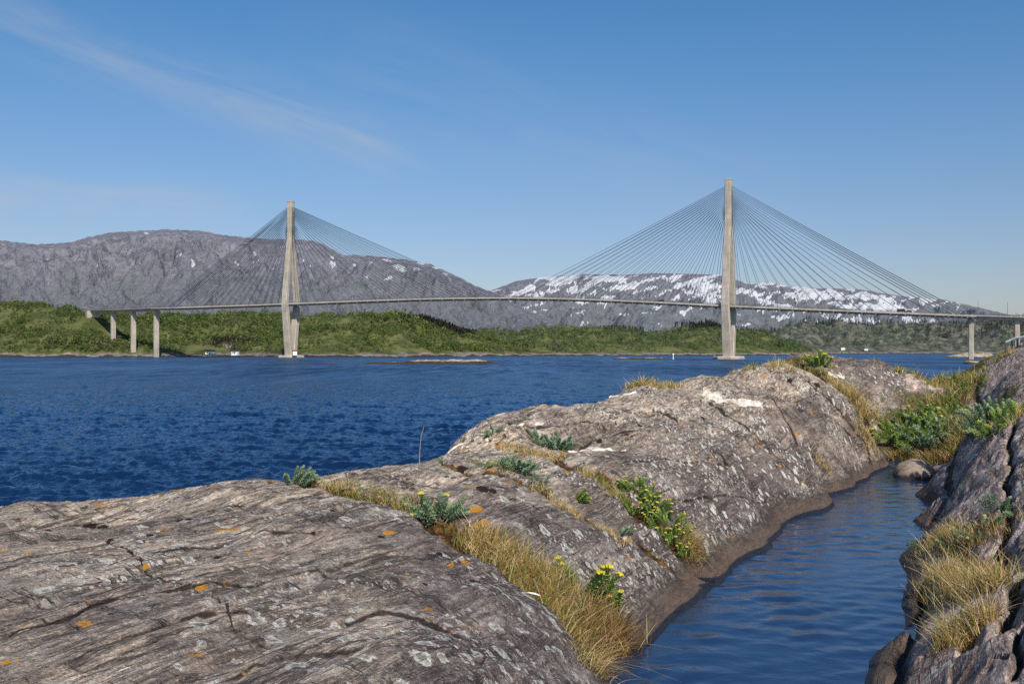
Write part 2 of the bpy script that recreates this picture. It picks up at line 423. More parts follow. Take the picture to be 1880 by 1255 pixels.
# ------------------------------------------------------------------ rock material
def rock_material():
    t = NT('weathered_gneiss')
    P = t.n('ShaderNodeTexCoord').outputs['Object']
    warp = t.n('ShaderNodeTexNoise', {'Vector': P, 'Scale': 0.7, 'Detail': 3.0}).outputs[1]
    PW = t.n('ShaderNodeVectorMath', {0: P, 1: t.n('ShaderNodeVectorMath', {0: t.n('ShaderNodeVectorMath', {0: warp, 1: (0.5, 0.5, 0.5)}, operation='SUBTRACT').outputs[0], 1: (0.16, 0.16, 0.16)}, operation='MULTIPLY').outputs[0]}, operation='ADD').outputs[0]
    foli = t.mapping(PW, rot=(0, 0, -CH_A))
    band1 = t.noise(t.mapping(foli, scale=(0.9, 4.0, 4.5)), 1.0, 7, 0.65, 0.4)
    band2 = t.noise(t.mapping(foli, scale=(5.0, 22.0, 22.0)), 1.0, 6, 0.7, 0.3)
    grain = t.noise(P, 90.0, 4, 0.7)
    blot = t.noise(P, 0.9, 5, 0.6)
    blot2 = t.noise(P, 5.0, 5, 0.65)
    # base: purple grey gneiss with dark partings and pale bands
    fine = t.noise(t.mapping(foli, scale=(18.0, 55.0, 55.0)), 1.0, 4, 0.75)
    speck = t.noise(P, 48.0, 3, 0.75)
    base = t.ramp(band1, [(0.33, (0.080, 0.064, 0.063)), (0.45, (0.130, 0.107, 0.104)), (0.55, (0.180, 0.152, 0.146)), (0.68, (0.30, 0.262, 0.248))])
    top = t.attr('top').outputs['Fac']
    tan = t.ramp(t.math('ADD', t.math('MULTIPLY', band1, 0.5), t.math('MULTIPLY', band2, 0.5)), [(0.36, (0.20, 0.162, 0.135)), (0.46, (0.37, 0.31, 0.245)), (0.55, (0.50, 0.43, 0.345)), (0.64, (0.68, 0.61, 0.51))])
    topm = t.math('MULTIPLY', top, t.smooth(t.math('ADD', t.math('MULTIPLY', blot, 0.55), t.math('MULTIPLY', blot2, 0.45)), 0.33, 0.52), clamp=True)
    c = t.mix(topm, base, tan)
    gr = t.ramp(t.math('ADD', t.math('MULTIPLY', band2, 0.55), t.math('MULTIPLY', fine, 0.45)), [(0.32, (0.30, 0.28, 0.29)), (0.43, (0.70, 0.69, 0.69)), (0.51, (1.0, 1.0, 1.0)), (0.62, (1.65, 1.60, 1.52))])
    c = t.mix(1.0, c, gr, 'MULTIPLY')
    gg = t.ramp(t.math('ADD', t.math('MULTIPLY', grain, 0.5), t.math('MULTIPLY', speck, 0.5)), [(0.36, (0.36, 0.35, 0.35)), (0.46, (0.82, 0.82, 0.82)), (0.55, (1.12, 1.12, 1.10)), (0.63, (2.1, 2.05, 1.92))])
    stk = t.attr('streak').outputs['Fac']
    c = t.mix(t.math('SUBTRACT', 0.9, t.math('MULTIPLY', stk, 0.4)), c, gg, 'MULTIPLY')
    c = t.mix(t.math('MULTIPLY', stk, t.math('SUBTRACT', 1.0, top)), c, t.mix(1.0, c, (0.84, 0.80, 0.77), 'MULTIPLY'))
    f = band2
    part = t.math('ABSOLUTE', t.math('SUBTRACT', t.noise(t.mapping(foli, scale=(0.35, 6.0, 6.0)), 1.0, 3, 0.55, 0.2), 0.5))
    pm = t.math('MULTIPLY', t.smooth(part, 0.045, 0.008), t.smooth(t.noise(t.mapping(foli, scale=(0.5, 1.5, 1.5)), 1.3, 3), 0.42, 0.56))
    part2 = t.math('ABSOLUTE', t.math('SUBTRACT', t.noise(t.mapping(foli, scale=(1.0, 17.0, 17.0)), 1.0, 3, 0.55, 0.2), 0.5))
    pm2 = t.math('MULTIPLY', t.smooth(part2, 0.060, 0.010), t.smooth(t.noise(P, 1.7, 3), 0.43, 0.55))
    part3 = t.math('ABSOLUTE', t.math('SUBTRACT', t.noise(t.mapping(foli, scale=(2.6, 0.45, 0.45)), 1.0, 4, 0.6, 0.2), 0.5))
    pm3 = t.math('MULTIPLY', t.smooth(part3, 0.020, 0.005), t.smooth(t.noise(P, 1.1, 3), 0.50, 0.58))
    c = t.mix(1.0, c, (1.25, 1.225, 1.195), 'MULTIPLY')
    lines = t.math('MAXIMUM', t.math('MAXIMUM', pm, pm3), t.math('MULTIPLY', pm2, 0.7))
    c = t.mix(t.math('MULTIPLY', lines, 0.80), c, (0.034, 0.026, 0.024))
    big = t.ramp(t.noise(t.mapping(foli, scale=(0.5, 1.6, 1.6)), 1.2, 5, 0.6), [(0.36, (0.66, 0.64, 0.65)), (0.52, (1.0, 0.98, 0.97)), (0.66, (1.30, 1.26, 1.21))])
    c = t.mix(1.0, c, big, 'MULTIPLY')
    c = t.mix(t.attr('pale').outputs['Fac'], c, t.mix(1.0, c, (2.15, 2.05, 1.98), 'MULTIPLY'))  # right bank colour brightened to stand in for the light it misses
    # grey crust lichen film
    film = t.math('MULTIPLY', t.smooth(t.math('ADD', t.math('MULTIPLY', t.noise(P, 2.6, 8, 0.72), 0.65), t.math('MULTIPLY', speck, 0.35)), 0.53, 0.60), 0.55)
    c = t.mix(film, c, (0.33, 0.315, 0.28))
    flk = t.smooth(t.noise(t.mapping(foli, scale=(1.0, 2.6, 2.6)), 38.0, 3, 0.65), 0.60, 0.66)
    c = t.mix(t.math('MULTIPLY', flk, t.math('MULTIPLY', t.smooth(blot2, 0.40, 0.58), 0.75)), c, (0.56, 0.54, 0.49))
    # round lichen rosettes
    bandf = t.attr('band').outputs['Fac']
    dry = t.math('SUBTRACT', 1.0, t.smooth(bandf, 0.25, 0.6))

    def rosette(vec, scale, rmin, rmax, keep, col, core=0.0, strength=0.85, cc=None, mask=None):
        nonlocal c
        wv = t.n('ShaderNodeTexNoise', {'Vector': P, 'Scale': scale * 2.6, 'Detail': 6.0, 'Roughness': 0.75}).outputs[1]
        vv = t.n('ShaderNodeVectorMath', {0: vec, 1: t.n('ShaderNodeVectorMath', {0: wv, 1: (0.26 / scale * 2,) * 3}, operation='MULTIPLY').outputs[0]}, operation='ADD').outputs[0]
        vo = t.n('ShaderNodeTexVoronoi', {'Vector': vv, 'Scale': scale, 'Randomness': 1.0}, voronoi_dimensions='2D')
        sep = t.n('ShaderNodeSeparateColor', {0: vo.outputs['Color']})
        rad = t.math('ADD', rmin, t.math('MULTIPLY', sep.outputs[0], rmax - rmin))
        ins = t.math('SUBTRACT', rad, vo.outputs['Distance'])
        m = t.math('MULTIPLY', t.smooth(t.math('ADD', ins, t.math('MULTIPLY', t.math('SUBTRACT', speck, 0.5), 0.22)), 0.0, 0.05), t.math('GREATER_THAN', sep.outputs[1], 1 - keep))
        m = t.math('MULTIPLY', m, dry)
        if mask is not None: m = t.math('MULTIPLY', m, mask)
        colr = col
        if core:
            k = t.smooth(t.math('DIVIDE', vo.outputs['Distance'], rad), 0.25, 0.62)
            colr = t.mix(k, cc, col)
        colr = t.mix(t.math('MULTIPLY', t.smooth(grain, 0.48, 0.60), 0.7), colr, (0.15, 0.13, 0.115))
        c = t.mix(t.math('MULTIPLY', m, strength), c, colr)
        return m
    streak = t.attr('streak').outputs['Fac']
    area = t.smooth(t.noise(P, 0.7, 3, 0.5), 0.45, 0.54)
    area2 = t.smooth(t.noise(P, 0.95, 4, 0.6), 0.48, 0.55)
    vdn = t.mapping(P, rot=(0, 0, -CH_A), scale=(2.0, 0.8, 1.0))
    nostreak = t.math('SUBTRACT', 1.0, t.math('MULTIPLY', streak, 0.8))
    rosette(P, 5.5, 0.10, 0.36, 0.50, (0.66, 0.645, 0.59), 1, 0.95, (0.30, 0.28, 0.25), t.math('MULTIPLY', area, nostreak))
    rosette(P, 11.0, 0.10, 0.36, 0.50, (0.66, 0.645, 0.59), 1, 0.95, (0.40, 0.38, 0.34), t.math('MULTIPLY', area2, nostreak))
    rosette(P, 22.0, 0.08, 0.36, 0.40, (0.64, 0.62, 0.57), 0, 0.9, None, area2)
    rosette(vdn, 5.0, 0.12, 0.36, 0.42, (0.74, 0.72, 0.66), 0, 0.95, None, t.math('MULTIPLY', streak, area))
    rosette(vdn, 11.0, 0.12, 0.38, 0.42, (0.72, 0.70, 0.64), 0, 0.95, None, t.math('MULTIPLY', streak, area2))
    # orange lichen, sparse
    rosette(t.mapping(foli, scale=(0.8, 1.4, 1.0)), 2.6, 0.06, 0.20, 0.20, (0.52, 0.24, 0.030), 0, 0.95, None, t.smooth(t.noise(P, 11.0, 4, 0.6), 0.46, 0.52))
    # dark tufted lichen on the tops
    rosette(t.mapping(foli, scale=(0.7, 1.5, 1.5)), 7.0, 0.06, 0.30, 0.55, (0.018, 0.011, 0.007), 0, 0.97, None, t.math('MULTIPLY', t.math('ADD', t.math('MULTIPLY', top, 0.8), 0.2), t.smooth(t.noise(P, 1.3, 3), 0.46, 0.52)))
    # cracks, moss, painted orange
    crack = t.attr('dark').outputs['Fac']
    c = t.mix(t.math('MULTIPLY', t.smooth(t.math('ADD', crack, t.math('MULTIPLY', t.math('SUBTRACT', blot2, 0.5), 1.1)), 0.40, 0.75), 0.9), c, t.mix(t.smooth(t.noise(P, 7.0, 3), 0.60, 0.66), (0.022, 0.013, 0.010), (0.36, 0.17, 0.04)))
    moss = t.attr('moss').outputs['Fac']
    mn = t.noise(P, 14.0, 5, 0.7)
    mcol = t.ramp(mn, [(0.36, (0.018, 0.010, 0.006)), (0.50, (0.050, 0.024, 0.010)), (0.56, (0.15, 0.070, 0.016)), (0.64, (0.22, 0.14, 0.035)), (0.72, (0.13, 0.13, 0.03))])
    mcol = t.mix(t.attr('soil').outputs['Fac'], mcol, t.ramp(mn, [(0.36, (0.030, 0.028, 0.010)), (0.5, (0.085, 0.080, 0.026)), (0.65, (0.20, 0.17, 0.075))]))
    c = t.mix(t.smooth(t.math('ADD', moss, t.math('MULTIPLY', t.math('SUBTRACT', mn, 0.5), 1.5)), 0.50, 0.66), c, mcol)
    en = t.noise(P, 26.0, 5, 0.75)
    c = t.mix(t.smooth(t.math('ADD', t.attr('orange').outputs['Fac'], t.math('MULTIPLY', t.math('SUBTRACT', en, 0.5), 1.6)), 0.48, 0.60), c, t.mix(en, (0.62, 0.30, 0.03), (0.44, 0.19, 0.025)))
    c = t.mix(t.smooth(t.math('ADD', t.attr('tuft').outputs['Fac'], t.math('MULTIPLY', t.math('SUBTRACT', en, 0.5), 1.3)), 0.42, 0.55), c, t.mix(en, (0.012, 0.008, 0.005), (0.045, 0.022, 0.012)))
    # tide band
    bn = t.math('ADD', bandf, t.math('MULTIPLY', t.math('SUBTRACT', blot2, 0.5), 0.8))
    brown = t.ramp(t.math('ADD', t.math('MULTIPLY', band2, 0.5), t.math('MULTIPLY', grain, 0.5)), [(0.38, (0.080, 0.054, 0.040)), (0.62, (0.20, 0.140, 0.105))])
    c = t.mix(t.math('MULTIPLY', t.smooth(bn, 0.20, 0.48), 0.65), c, (0.052, 0.042, 0.038))
    c = t.mix(t.math('MULTIPLY', t.smooth(bn, 0.42, 0.70), 0.75), c, brown)
    wet = t.smooth(bandf, 0.84, 0.89)
    c = t.mix(wet, c, (0.018, 0.020, 0.030))
    rough = t.math('SUBTRACT', 0.82, t.math('MULTIPLY', wet, 0.47))
    hgt = t.math('ADD', t.math('SUBTRACT', t.math('MULTIPLY', band1, 0.9), t.math('MULTIPLY', lines, 0.25)), t.math('ADD', t.math('MULTIPLY', band2, 0.55), t.math('ADD', t.math('MULTIPLY', grain, 0.10), t.math('ADD', t.math('MULTIPLY', fine, 0.3), t.math('MULTIPLY', t.noise(P, 28.0, 5, 0.7), 0.45)))))
    bump = t.n('ShaderNodeBump', {'Strength': 1.0, 'Distance': 0.055, 'Height': hgt}).outputs[0]
    b = t.n('ShaderNodeBsdfPrincipled', {'Base Color': c, 'Roughness': rough, 'Specular IOR Level': 0.25, 'Normal': bump})
    return t.out(b.outputs[0])


M_ROCK = rock_material()

# polar sampling, dense where the picture looks
ang = np.concatenate([np.linspace(-80, -36, 60)[:-1], np.linspace(-36, -32, 40)[:-1], np.linspace(-32, 32, 1000), np.linspace(32, 36, 40)[1:], np.linspace(36, 80, 60)[1:]])
rad = np.concatenate([np.linspace(0.4, 2.6, 25)[:-1], 2.6 * (58 / 2.6) ** np.linspace(0, 1, 900)])
AA, RR = np.meshgrid(np.radians(ang), rad)
gx = (RR * np.sin(AA)).ravel(); gy = (RR * np.cos(AA)).ravel()
H, Bh, MOSS, DARK, UU, VV, RT = rock_h(gx, gy, True)
nr, nc = AA.shape
Hg = H.reshape(nr, nc)
dclb, _ = pdist(gx, gy, CL)
near = 1 - sstep(1.6, 2.4, dclb)
band = np.where(H > POOL, np.clip(1 - (H - POOL) / 0.34, 0, 1), 1.0) * near
left = left_of_channel(gx, gy)
# flat, high ground is bleached; steep ground keeps the dark gneiss
e = 0.12
sl = np.hypot(base_h(gx + e, gy) - base_h(gx - e, gy), base_h(gx, gy + e) - base_h(gx, gy - e)) / (2 * e)
TOP = 0.42 * (1 - sstep(0.10, 0.40, sl)) * sstep(POOL + 0.55, POOL + 0.95, H)
TOP = np.maximum(TOP, (1 - sstep(0.6, 1.3 + gy * 0.17, pdist(gx, gy, [at(*p)[:2] for p in ((0, 927, 9.2), (490, 884, 9.6), (815, 846, 10.8), (900, 771, 13.6), (1050, 740, 15.6), (1250, 700, 18.6), (1430, 679, 21.2))])[0])) * 0.9)
TOP = np.where(RT > 0.5, TOP * 0.45, TOP)
sh = [at(1000, 800, 13.0)[:2], at(1500, 780, 17.0)[:2]]
STREAK = sstep(0.0, 0.6, (gx - 0.5) * 0.6 + (gy - 8.8) * 0.5) * left
MOSS = np.clip(MOSS, 0, 1)
SOIL = np.zeros_like(MOSS)
# the planted hollow at the end of the pool is peaty soil
for px, py, r in ((1690, 800, 1.5), (1730, 740, 1.6), (1700, 690, 2.2), (1760, 690, 2.0), (1820, 760, 0.9), (1650, 835, 0.7), (1770, 985, 0.45), (1790, 1075, 0.30)):
    p = hit_fn(base_h, px, py)
    MOSS = np.maximum(MOSS, np.exp(-((gx - p[0]) ** 2 + (gy - p[1]) ** 2) / (r * 0.8) ** 2)); SOIL = np.maximum(SOIL, np.exp(-((gx - p[0]) ** 2 + (gy - p[1]) ** 2) / (r * 1.3) ** 2))
# single lichen patches: (photo spot, half width in photo px)
ORANGE = np.zeros_like(MOSS); TUFT = np.zeros_like(MOSS)
for px, py, r in ((415, 973, 18), (455, 1006, 7), (266, 1035, 6), (340, 1070, 9), (366, 1081, 12), (6, 1015, 8), (48, 1018, 8), (8, 1233, 9), (34, 1226, 5), (872, 942, 15), (884, 968, 14), (776, 965, 12), (745, 1048, 10), (826, 1030, 7), (787, 1105, 7), (797, 1122, 8),
                  (715, 985, 12), (640, 865, 9), (325, 902, 13), (1340, 857, 9), (1462, 795, 9), (1272, 830, 10), (1255, 872, 8), (1392, 815, 8), (1432, 858, 10), (1475, 880, 9), (1370, 770, 9), (1305, 800, 8), (1540, 700, 12), (1000, 735, 12), (1330, 700, 14), (1365, 695, 12), (1400, 690, 14), (1240, 868, 7)):
    p = hit_fn(base_h, px, py); w_ = r / F * p[1] * (1.0 if px < 1000 else 0.42)
    du = (gx - p[0]) * CU[0] + (gy - p[1]) * CU[1]; dv = (gx - p[0]) * CV[0] + (gy - p[1]) * CV[1]
    ORANGE = np.maximum(ORANGE, (1.0 if px < 1000 else 0.85) * np.exp(-(du / (w_ * 1.7)) ** 2 - (dv / w_) ** 2))
for px, py, r in ((60, 985, 13), (88, 979, 7), (103, 982, 8), (100, 970, 8), (128, 976, 7), (140, 968, 9), (165, 965, 14), (190, 963, 11), (232, 969, 8), (200, 995, 9), (226, 1004, 8), (238, 1010, 7), (247, 1016, 8), (258, 1028, 7), (276, 990, 9), (92, 995, 6), (330, 960, 9), (346, 958, 8), (401, 1013, 8), (270, 916, 22), (560, 966, 6), (575, 978, 6), (700, 990, 8), (790, 1009, 9), (805, 1015, 9), (777, 1063, 10), (872, 1064, 12), (630, 918, 7), (668, 935, 7), (610, 940, 7),
                  (885, 912, 14), (870, 905, 9), (905, 915, 9), (930, 870, 9), (945, 905, 8), (1000, 905, 10), (850, 850, 22), (900, 856, 14), (960, 815, 9), (1100, 802, 12), (1150, 794, 10), (1290, 765, 9), (1330, 742, 9), (1175, 780, 10), (1590, 760, 12), (1620, 775, 10), (1560, 712, 12), (1500, 706, 12), (1450, 700, 12)):
    p = hit_fn(base_h, px, py); w_ = r / F * p[1] * (0.95 if py > 900 else 0.55)
    du = (gx - p[0]) * CU[0] + (gy - p[1]) * CU[1]; dv = (gx - p[0]) * CV[0] + (gy - p[1]) * CV[1]
    g_ = np.exp(-(du / (w_ * 1.3)) ** 2 - (dv / w_) ** 2)
    TUFT = np.maximum(TUFT, g_); H = H + 0.012 * np.clip(g_ - 0.35, 0, 1)
V3 = np.stack([gx, gy, H], 1)
ii = np.arange(nr * nc).reshape(nr, nc)
Q = np.stack([ii[:-1, :-1], ii[:-1, 1:], ii[1:, 1:], ii[1:, :-1]], -1).reshape(-1, 4)
qc = V3[Q].mean(1)
keep = qc[:, 2] > -1.4
ql = left_of_channel(qc[:, 0], qc[:, 1])
ATT = dict(moss=MOSS, dark=DARK, band=band, top=TOP, streak=STREAK, soil=SOIL, pale=RT, orange=ORANGE, tuft=TUFT)


def sub_mesh(name, mask):
    q = Q[mask & keep]
    used = np.unique(q); remap = np.full(len(V3), -1); remap[used] = np.arange(len(used))
    return np_mesh(name, V3[used], remap[q], M_ROCK, smooth=True, attrs={k: v[used] for k, v in ATT.items()})


o = sub_mesh('rock_headland', ql)
tag(o, 'smooth ice-worn grey gneiss headland with pale lichen, left of the narrow pool', 'rock', kind='structure')
o = sub_mesh('rock_bank', ~ql)
tag(o, 'darker broken gneiss bank along the right side of the narrow pool', 'rock', kind='structure')


def ground(x, y):
    return float(rock_h(np.array([x]), np.array([y]))[0])


# ================================================================== WATER
def water_material(name, deep, scale, strength, rough, tintmix, cap, far=False):
    t = NT(name)
    P = t.n('ShaderNodeTexCoord').outputs['Object']
    n1 = t.noise(t.mapping(P, rot=(0, 0, R(-12)), scale=(0.55, 1.0, 1.0)), scale, 6, 0.6, 0.6)
    n2 = t.noise(P, scale * 4.3, 3, 0.6)
    bump = t.n('ShaderNodeBump', {'Strength': strength, 'Distance': 0.10, 'Height': t.math('ADD', n1, t.math('MULTIPLY', n2, 0.22))}).outputs[0]
    rg = rough
    if far: rg = t.math('ADD', rough, t.math('MULTIPLY', t.attr('swell').outputs['Fac'], 0.20))
    dif = t.n('ShaderNodeBsdfDiffuse', {'Color': deep})
    glo = t.n('ShaderNodeBsdfGlossy', {'Color': tintmix, 'Roughness': rg, 'Normal': bump})
    fr = t.n('ShaderNodeFresnel', {'IOR': 1.33 if far else 1.45, 'Normal': bump}).outputs[0]
    if far:
        wn = t.math('ADD', t.math('MULTIPLY', t.noise(t.mapping(P, scale=(0.22, 0.035, 1)), 1.0, 4, 0.7), 0.6), t.math('MULTIPLY', t.noise(t.mapping(P, scale=(0.02, 0.006, 1)), 1.0, 3, 0.6), 0.4))
        fcap = t.math('ADD', 0.12, t.math('MULTIPLY', t.smooth(wn, 0.32, 0.68), 0.52))
        sw = t.attr('swell').outputs['Fac']
        cap = t.math('ADD', t.math('MULTIPLY', t.math('SUBTRACT', 1.0, sw), cap), t.math('MULTIPLY', sw, fcap))
    fr = t.math('MINIMUM', fr, cap)
    return t.out(t.n('ShaderNodeMixShader', {0: fr, 1: dif.outputs[0], 2: glo.outputs[0]}).outputs[0])


M_SEA = water_material('sea_water', (0.0040, 0.017, 0.052), 3.6, 0.75, 0.05, (0.62, 0.82, 1.0), 0.62, True)
M_POOL = water_material('pool_water', (0.012, 0.030, 0.078), 3.0, 0.09, 0.03, (0.90, 0.95, 1.0), 0.9)

sa = np.concatenate([np.linspace(-180, -38, 40)[:-1], np.linspace(-38, -33, 50)[:-1], np.linspace(-33, 33, 1050), np.linspace(33, 38, 50)[1:], np.linspace(38, 180, 40)[1:]])
rows = 1.0 / np.linspace(1 / 9.0, 1 / 900.0, 1500)
rows = np.concatenate([[2.0], rows, 900 * (40000 / 900) ** np.linspace(0, 1, 26)[1:]])
A2, R2 = np.meshgrid(np.radians(sa), rows)
wx = (R2 * np.sin(A2)); wy = (R2 * np.cos(A2)); wz = np.zeros_like(wx)
dx = np.zeros_like(wx); dy = np.zeros_like(wx)
dr = np.gradient(rows)[:, None]
amp_all = (1 - sstep(700, 900, R2)) * (np.abs(A2) < R(37))
gust = 1 + 0.30 * fbm(wx / 60, wy / 25, 91, 2)
wr = np.random.default_rng(5)
for k in range(96):
    lam = 0.30 * (10 / 0.30) ** (k / 95.0)
    th = R(-105) + wr.normal(0, 0.60)           # waves running towards the shore
    kx, ky = math.cos(th) * 2 * math.pi / lam, math.sin(th) * 2 * math.pi / lam
    a = 0.0145 * lam / (1 + (lam / 1.5) ** 1.35)
    sel = np.where(dr[:, 0] < lam * 2.4)[0]
    if len(sel) == 0: continue
    n_ = sel.max() + 1
    ph = kx * wx[:n_] + ky * wy[:n_] + wr.uniform(0, 6.28)
    fade = np.clip(2.4 - dr[:n_] / lam * 1.0, 0, 1)
    s = np.sin(ph) * a * fade; cth = np.cos(ph) * a * fade * 0.8
    wz[:n_] += s; dx[:n_] += cth * math.cos(th); dy[:n_] += cth * math.sin(th)
wz *= gust * amp_all; dx *= gust * amp_all; dy *= gust * amp_all
SV = np.stack([(wx + dx).ravel(), (wy + dy).ravel(), wz.ravel()], 1)
si = np.arange(wx.size).reshape(wx.shape)
SQ = np.stack([si[:-1, :-1], si[:-1, 1:], si[1:, 1:], si[1:, :-1]], -1).reshape(-1, 4)
sea = np_mesh('sea_water', SV, SQ, M_SEA, smooth=True, attrs={'swell': sstep(50, 240, R2).ravel()})
tag(sea, 'choppy dark blue fjord water below the bridge', 'sea', kind='structure')

# rock pool
py_ = np.linspace(1.0, 22.0, 520)[:, None]
cxl = np.interp(py_, [p[1] for p in CL], [p[0] for p in CL])
pt = np.linspace(-2.2, 2.2, 150)[None, :]
PX = cxl + pt; PY = py_ + 0 * pt
PZ = POOL + 0 * PX
for k in range(26):
    lam = wr.uniform(0.06, 0.45); th = R(78) + wr.normal(0, 0.75)
    PZ = PZ + 0.0026 * lam * np.sin(2 * math.pi / lam * (math.cos(th) * PX + math.sin(th) * PY) + wr.uniform(0, 6.28))
pi_ = np.arange(PX.size).reshape(PX.shape)
PQ = np.stack([pi_[:-1, :-1], pi_[:-1, 1:], pi_[1:, 1:], pi_[1:, :-1]], -1).reshape(-1, 4)
PZ = POOL + (PZ - POOL) * (1 + 1.3 * fbm(PX * 0.9, PY * 0.55, 55, 3))
PVv = np.stack([PX.ravel(), PY.ravel(), PZ.ravel()], 1)
cen = PVv[PQ].mean(1)
PQ = PQ[rock_h(cen[:, 0], cen[:, 1]) < POOL + 0.15]
pool = np_mesh('pool_water', PVv, PQ, M_POOL, smooth=True)
tag(pool, 'still blue rock pool filling the cleft between the two rocks', 'pool', kind='structure')

# ================================================================== FAR LAND
def interp(px, pts): return np.interp(px, [p[0] for p in pts], [p[1] for p in pts])


def mountain_material(name, lo, hi, green, snow_amt, zmax, painted_haze, hz):
    t = NT(name)
    P = t.n('ShaderNodeTexCoord').outputs['Object']
    z = t.n('ShaderNodeSeparateXYZ', {0: P}).outputs[2]
    nor = t.n('ShaderNodeSeparateXYZ', {0: t.n('ShaderNodeNewGeometry').outputs['Normal']}).outputs[2]
    n1 = t.noise(P, 0.006, 8, 0.62); n2 = t.noise(P, 0.03, 7, 0.68)
    f = t.math('ADD', t.math('MULTIPLY', n1, 0.4), t.math('MULTIPLY', n2, 0.6))
    c = t.ramp(f, [(0.38, lo), (0.50, tuple(a_ * 0.55 + b_ * 0.45 for a_, b_ in zip(lo, hi))), (0.62, hi)])
    zg = t.math('DIVIDE', z, zmax)
    gm = t.math('MULTIPLY', t.smooth(t.math('ADD', t.math('MULTIPLY', zg, -1.0), t.math('MULTIPLY', t.math('SUBTRACT', n1, 0.5), 2.2)), -0.62, -0.28), t.smooth(n2, 0.35, 0.6))
    c = t.mix(t.math('MULTIPLY', gm, 0.9), c, green)
    sn = t.attr('snow').outputs['Fac']
    c = t.mix(t.smooth(t.math('ADD', sn, t.math('MULTIPLY', t.math('SUBTRACT', n2, 0.5), 0.5)), 0.46, 0.56), c, (0.80, 0.82, 0.86))
    c = t.mix(painted_haze, c, hz)  # distance haze is painted into the base colour
    bump = t.n('ShaderNodeBump', {'Strength': 1.0, 'Distance': 70.0, 'Height': t.math('ADD', t.math('MULTIPLY', n1, 0.9), t.math('MULTIPLY', n2, 0.45))}).outputs[0]
    b = t.n('ShaderNodeBsdfPrincipled', {'Base Color': c, 'Roughness': 0.9, 'Specular IOR Level': 0.1, 'Normal': bump})
    return t.out(b.outputs[0])


def mountain(name, sky, px0, px1, d0, d1, seed, rough, mat, label, snow_fn, ncol=900, nrow=240):
    pxs = np.linspace(px0, px1, ncol)[None, :]; tt = np.linspace(0, 1.35, nrow)[:, None]
    D = d0 + (d1 - d0) * tt + 0 * pxs
    X = (pxs - CX) / F * D
    ridge_z = HC + (HOR - interp(pxs, sky)) / F * d1
    ridge_z = ridge_z + fbm(pxs / 14.0, pxs * 0 + seed, seed, 4) * 7.0
    el = np.sin(np.clip(tt, 0, 1) * math.pi / 2) ** 0.85
    sc = (d1 - d0) / 3.0
    wrp = fbm(X / sc, D / sc, seed + 60, 3) * 0.5
    rg = 0.62 * fbm(X / sc * 1.7 + wrp, D / sc * 0.9, seed, 6, 2.03, 0.52) + 0.24 * (ridged(X / sc * 2.6 + wrp, D / sc * 1.3 + wrp, seed + 7, 6, 0.55) - 0.8)
    env = np.clip(np.sin(np.clip(tt, 0, 1) * math.pi), 0, 1) ** 0.8
    Z = ridge_z * el * (D / d1) + (rg - 0.12) * rough * env
    Z = Z + fbm(X / sc * 11, D / sc * 11, seed + 3, 4) * rough * 0.12 * env ** 0.5
    cap = ridge_z * (D / d1) * (0.985 - 0.10 * (1 - np.clip(tt, 0, 1)))
    k_ = 10.0
    Z = np.where(tt < 1, -k_ * np.log(np.exp(np.clip(-Z / k_, -300, 300)) + np.exp(np.clip(-cap / k_, -300, 300))), ridge_z * (1 - (tt - 1) * 1.2))
    Z[0, :] = -30
    snow = snow_fn(pxs + 0 * D, HOR - (Z - HC) / D * F, Z, X, D)
    V = np.stack([X.ravel(), D.ravel(), Z.ravel()], 1)
    i = np.arange(X.size).reshape(X.shape)
    q = np.stack([i[:-1, :-1], i[:-1, 1:], i[1:, 1:], i[1:, :-1]], -1).reshape(-1, 4)
    o = np_mesh(name, V, q, mat, smooth=True, attrs={'snow': snow.ravel()})
    return tag(o, label, 'mountain', kind='structure')


SKY_L = [(-500, 470), (-200, 440), (0, 439), (70, 447), (130, 443), (160, 434), (200, 425), (250, 422), (310, 419), (370, 422), (400, 428), (460, 435), (540, 438), (580, 440), (603, 452), (628, 466), (680, 468), (740, 474), (790, 484), (830, 501), (870, 522), (905, 535), (960, 565), (1020, 590), (1100, 625), (1200, 650)]
SKY_R = [(700, 600), (800, 570), (905, 531), (950, 514), (1000, 507), (1080, 502), (1150, 503), (1200, 500), (1260, 501), (1320, 503), (1360, 515), (1380, 521), (1410, 516), (1440, 523), (1500, 528), (1580, 530), (1650, 542), (1740, 550), (1790, 562), (1850, 576), (1900, 584), (2000, 595), (2300, 590)]


def snow_left(px, py, Z, X, D):
    s = np.zeros_like(px)
    wob = fbm(px / 9, py / 9, 131, 3) * 9
    for cx_, cy_, a, b_, sl in ((468, 466, 6, 5, 0), (470, 478, 11, 3, -0.7), (436, 483, 7, 3, 0.7), (498, 492, 4, 3, 0), (555, 478, 8, 3, -0.7), (568, 488, 4, 2, 0.2), (613, 473, 5, 4, 0), (610, 485, 4, 9, -0.3), (331, 468, 7, 2.5, -0.6), (352, 482, 5, 8, -0.8), (258, 482, 4, 2, -0.4), (268, 428, 4, 2, 0), (650, 486, 4, 4, 0), (682, 482, 8, 2.5, -0.2), (708, 477, 9, 2.5, 0.1), (735, 492, 16, 7, 0.3), (712, 510, 11, 4, -0.4), (674, 508, 5, 3, 0), (772, 483, 10, 3, 0.2), (800, 491, 7, 2.5, 0.1), (818, 503, 8, 2.5, 0.4), (180, 488, 6, 2, -0.3), (765, 494, 8, 2, 0)):
        dxp = px + wob - cx_; dyp = py + wob * 0.4 - cy_ - sl * dxp
        s = np.maximum(s, np.exp(-(dxp / a) ** 2 - (dyp / b_) ** 2))
    return s


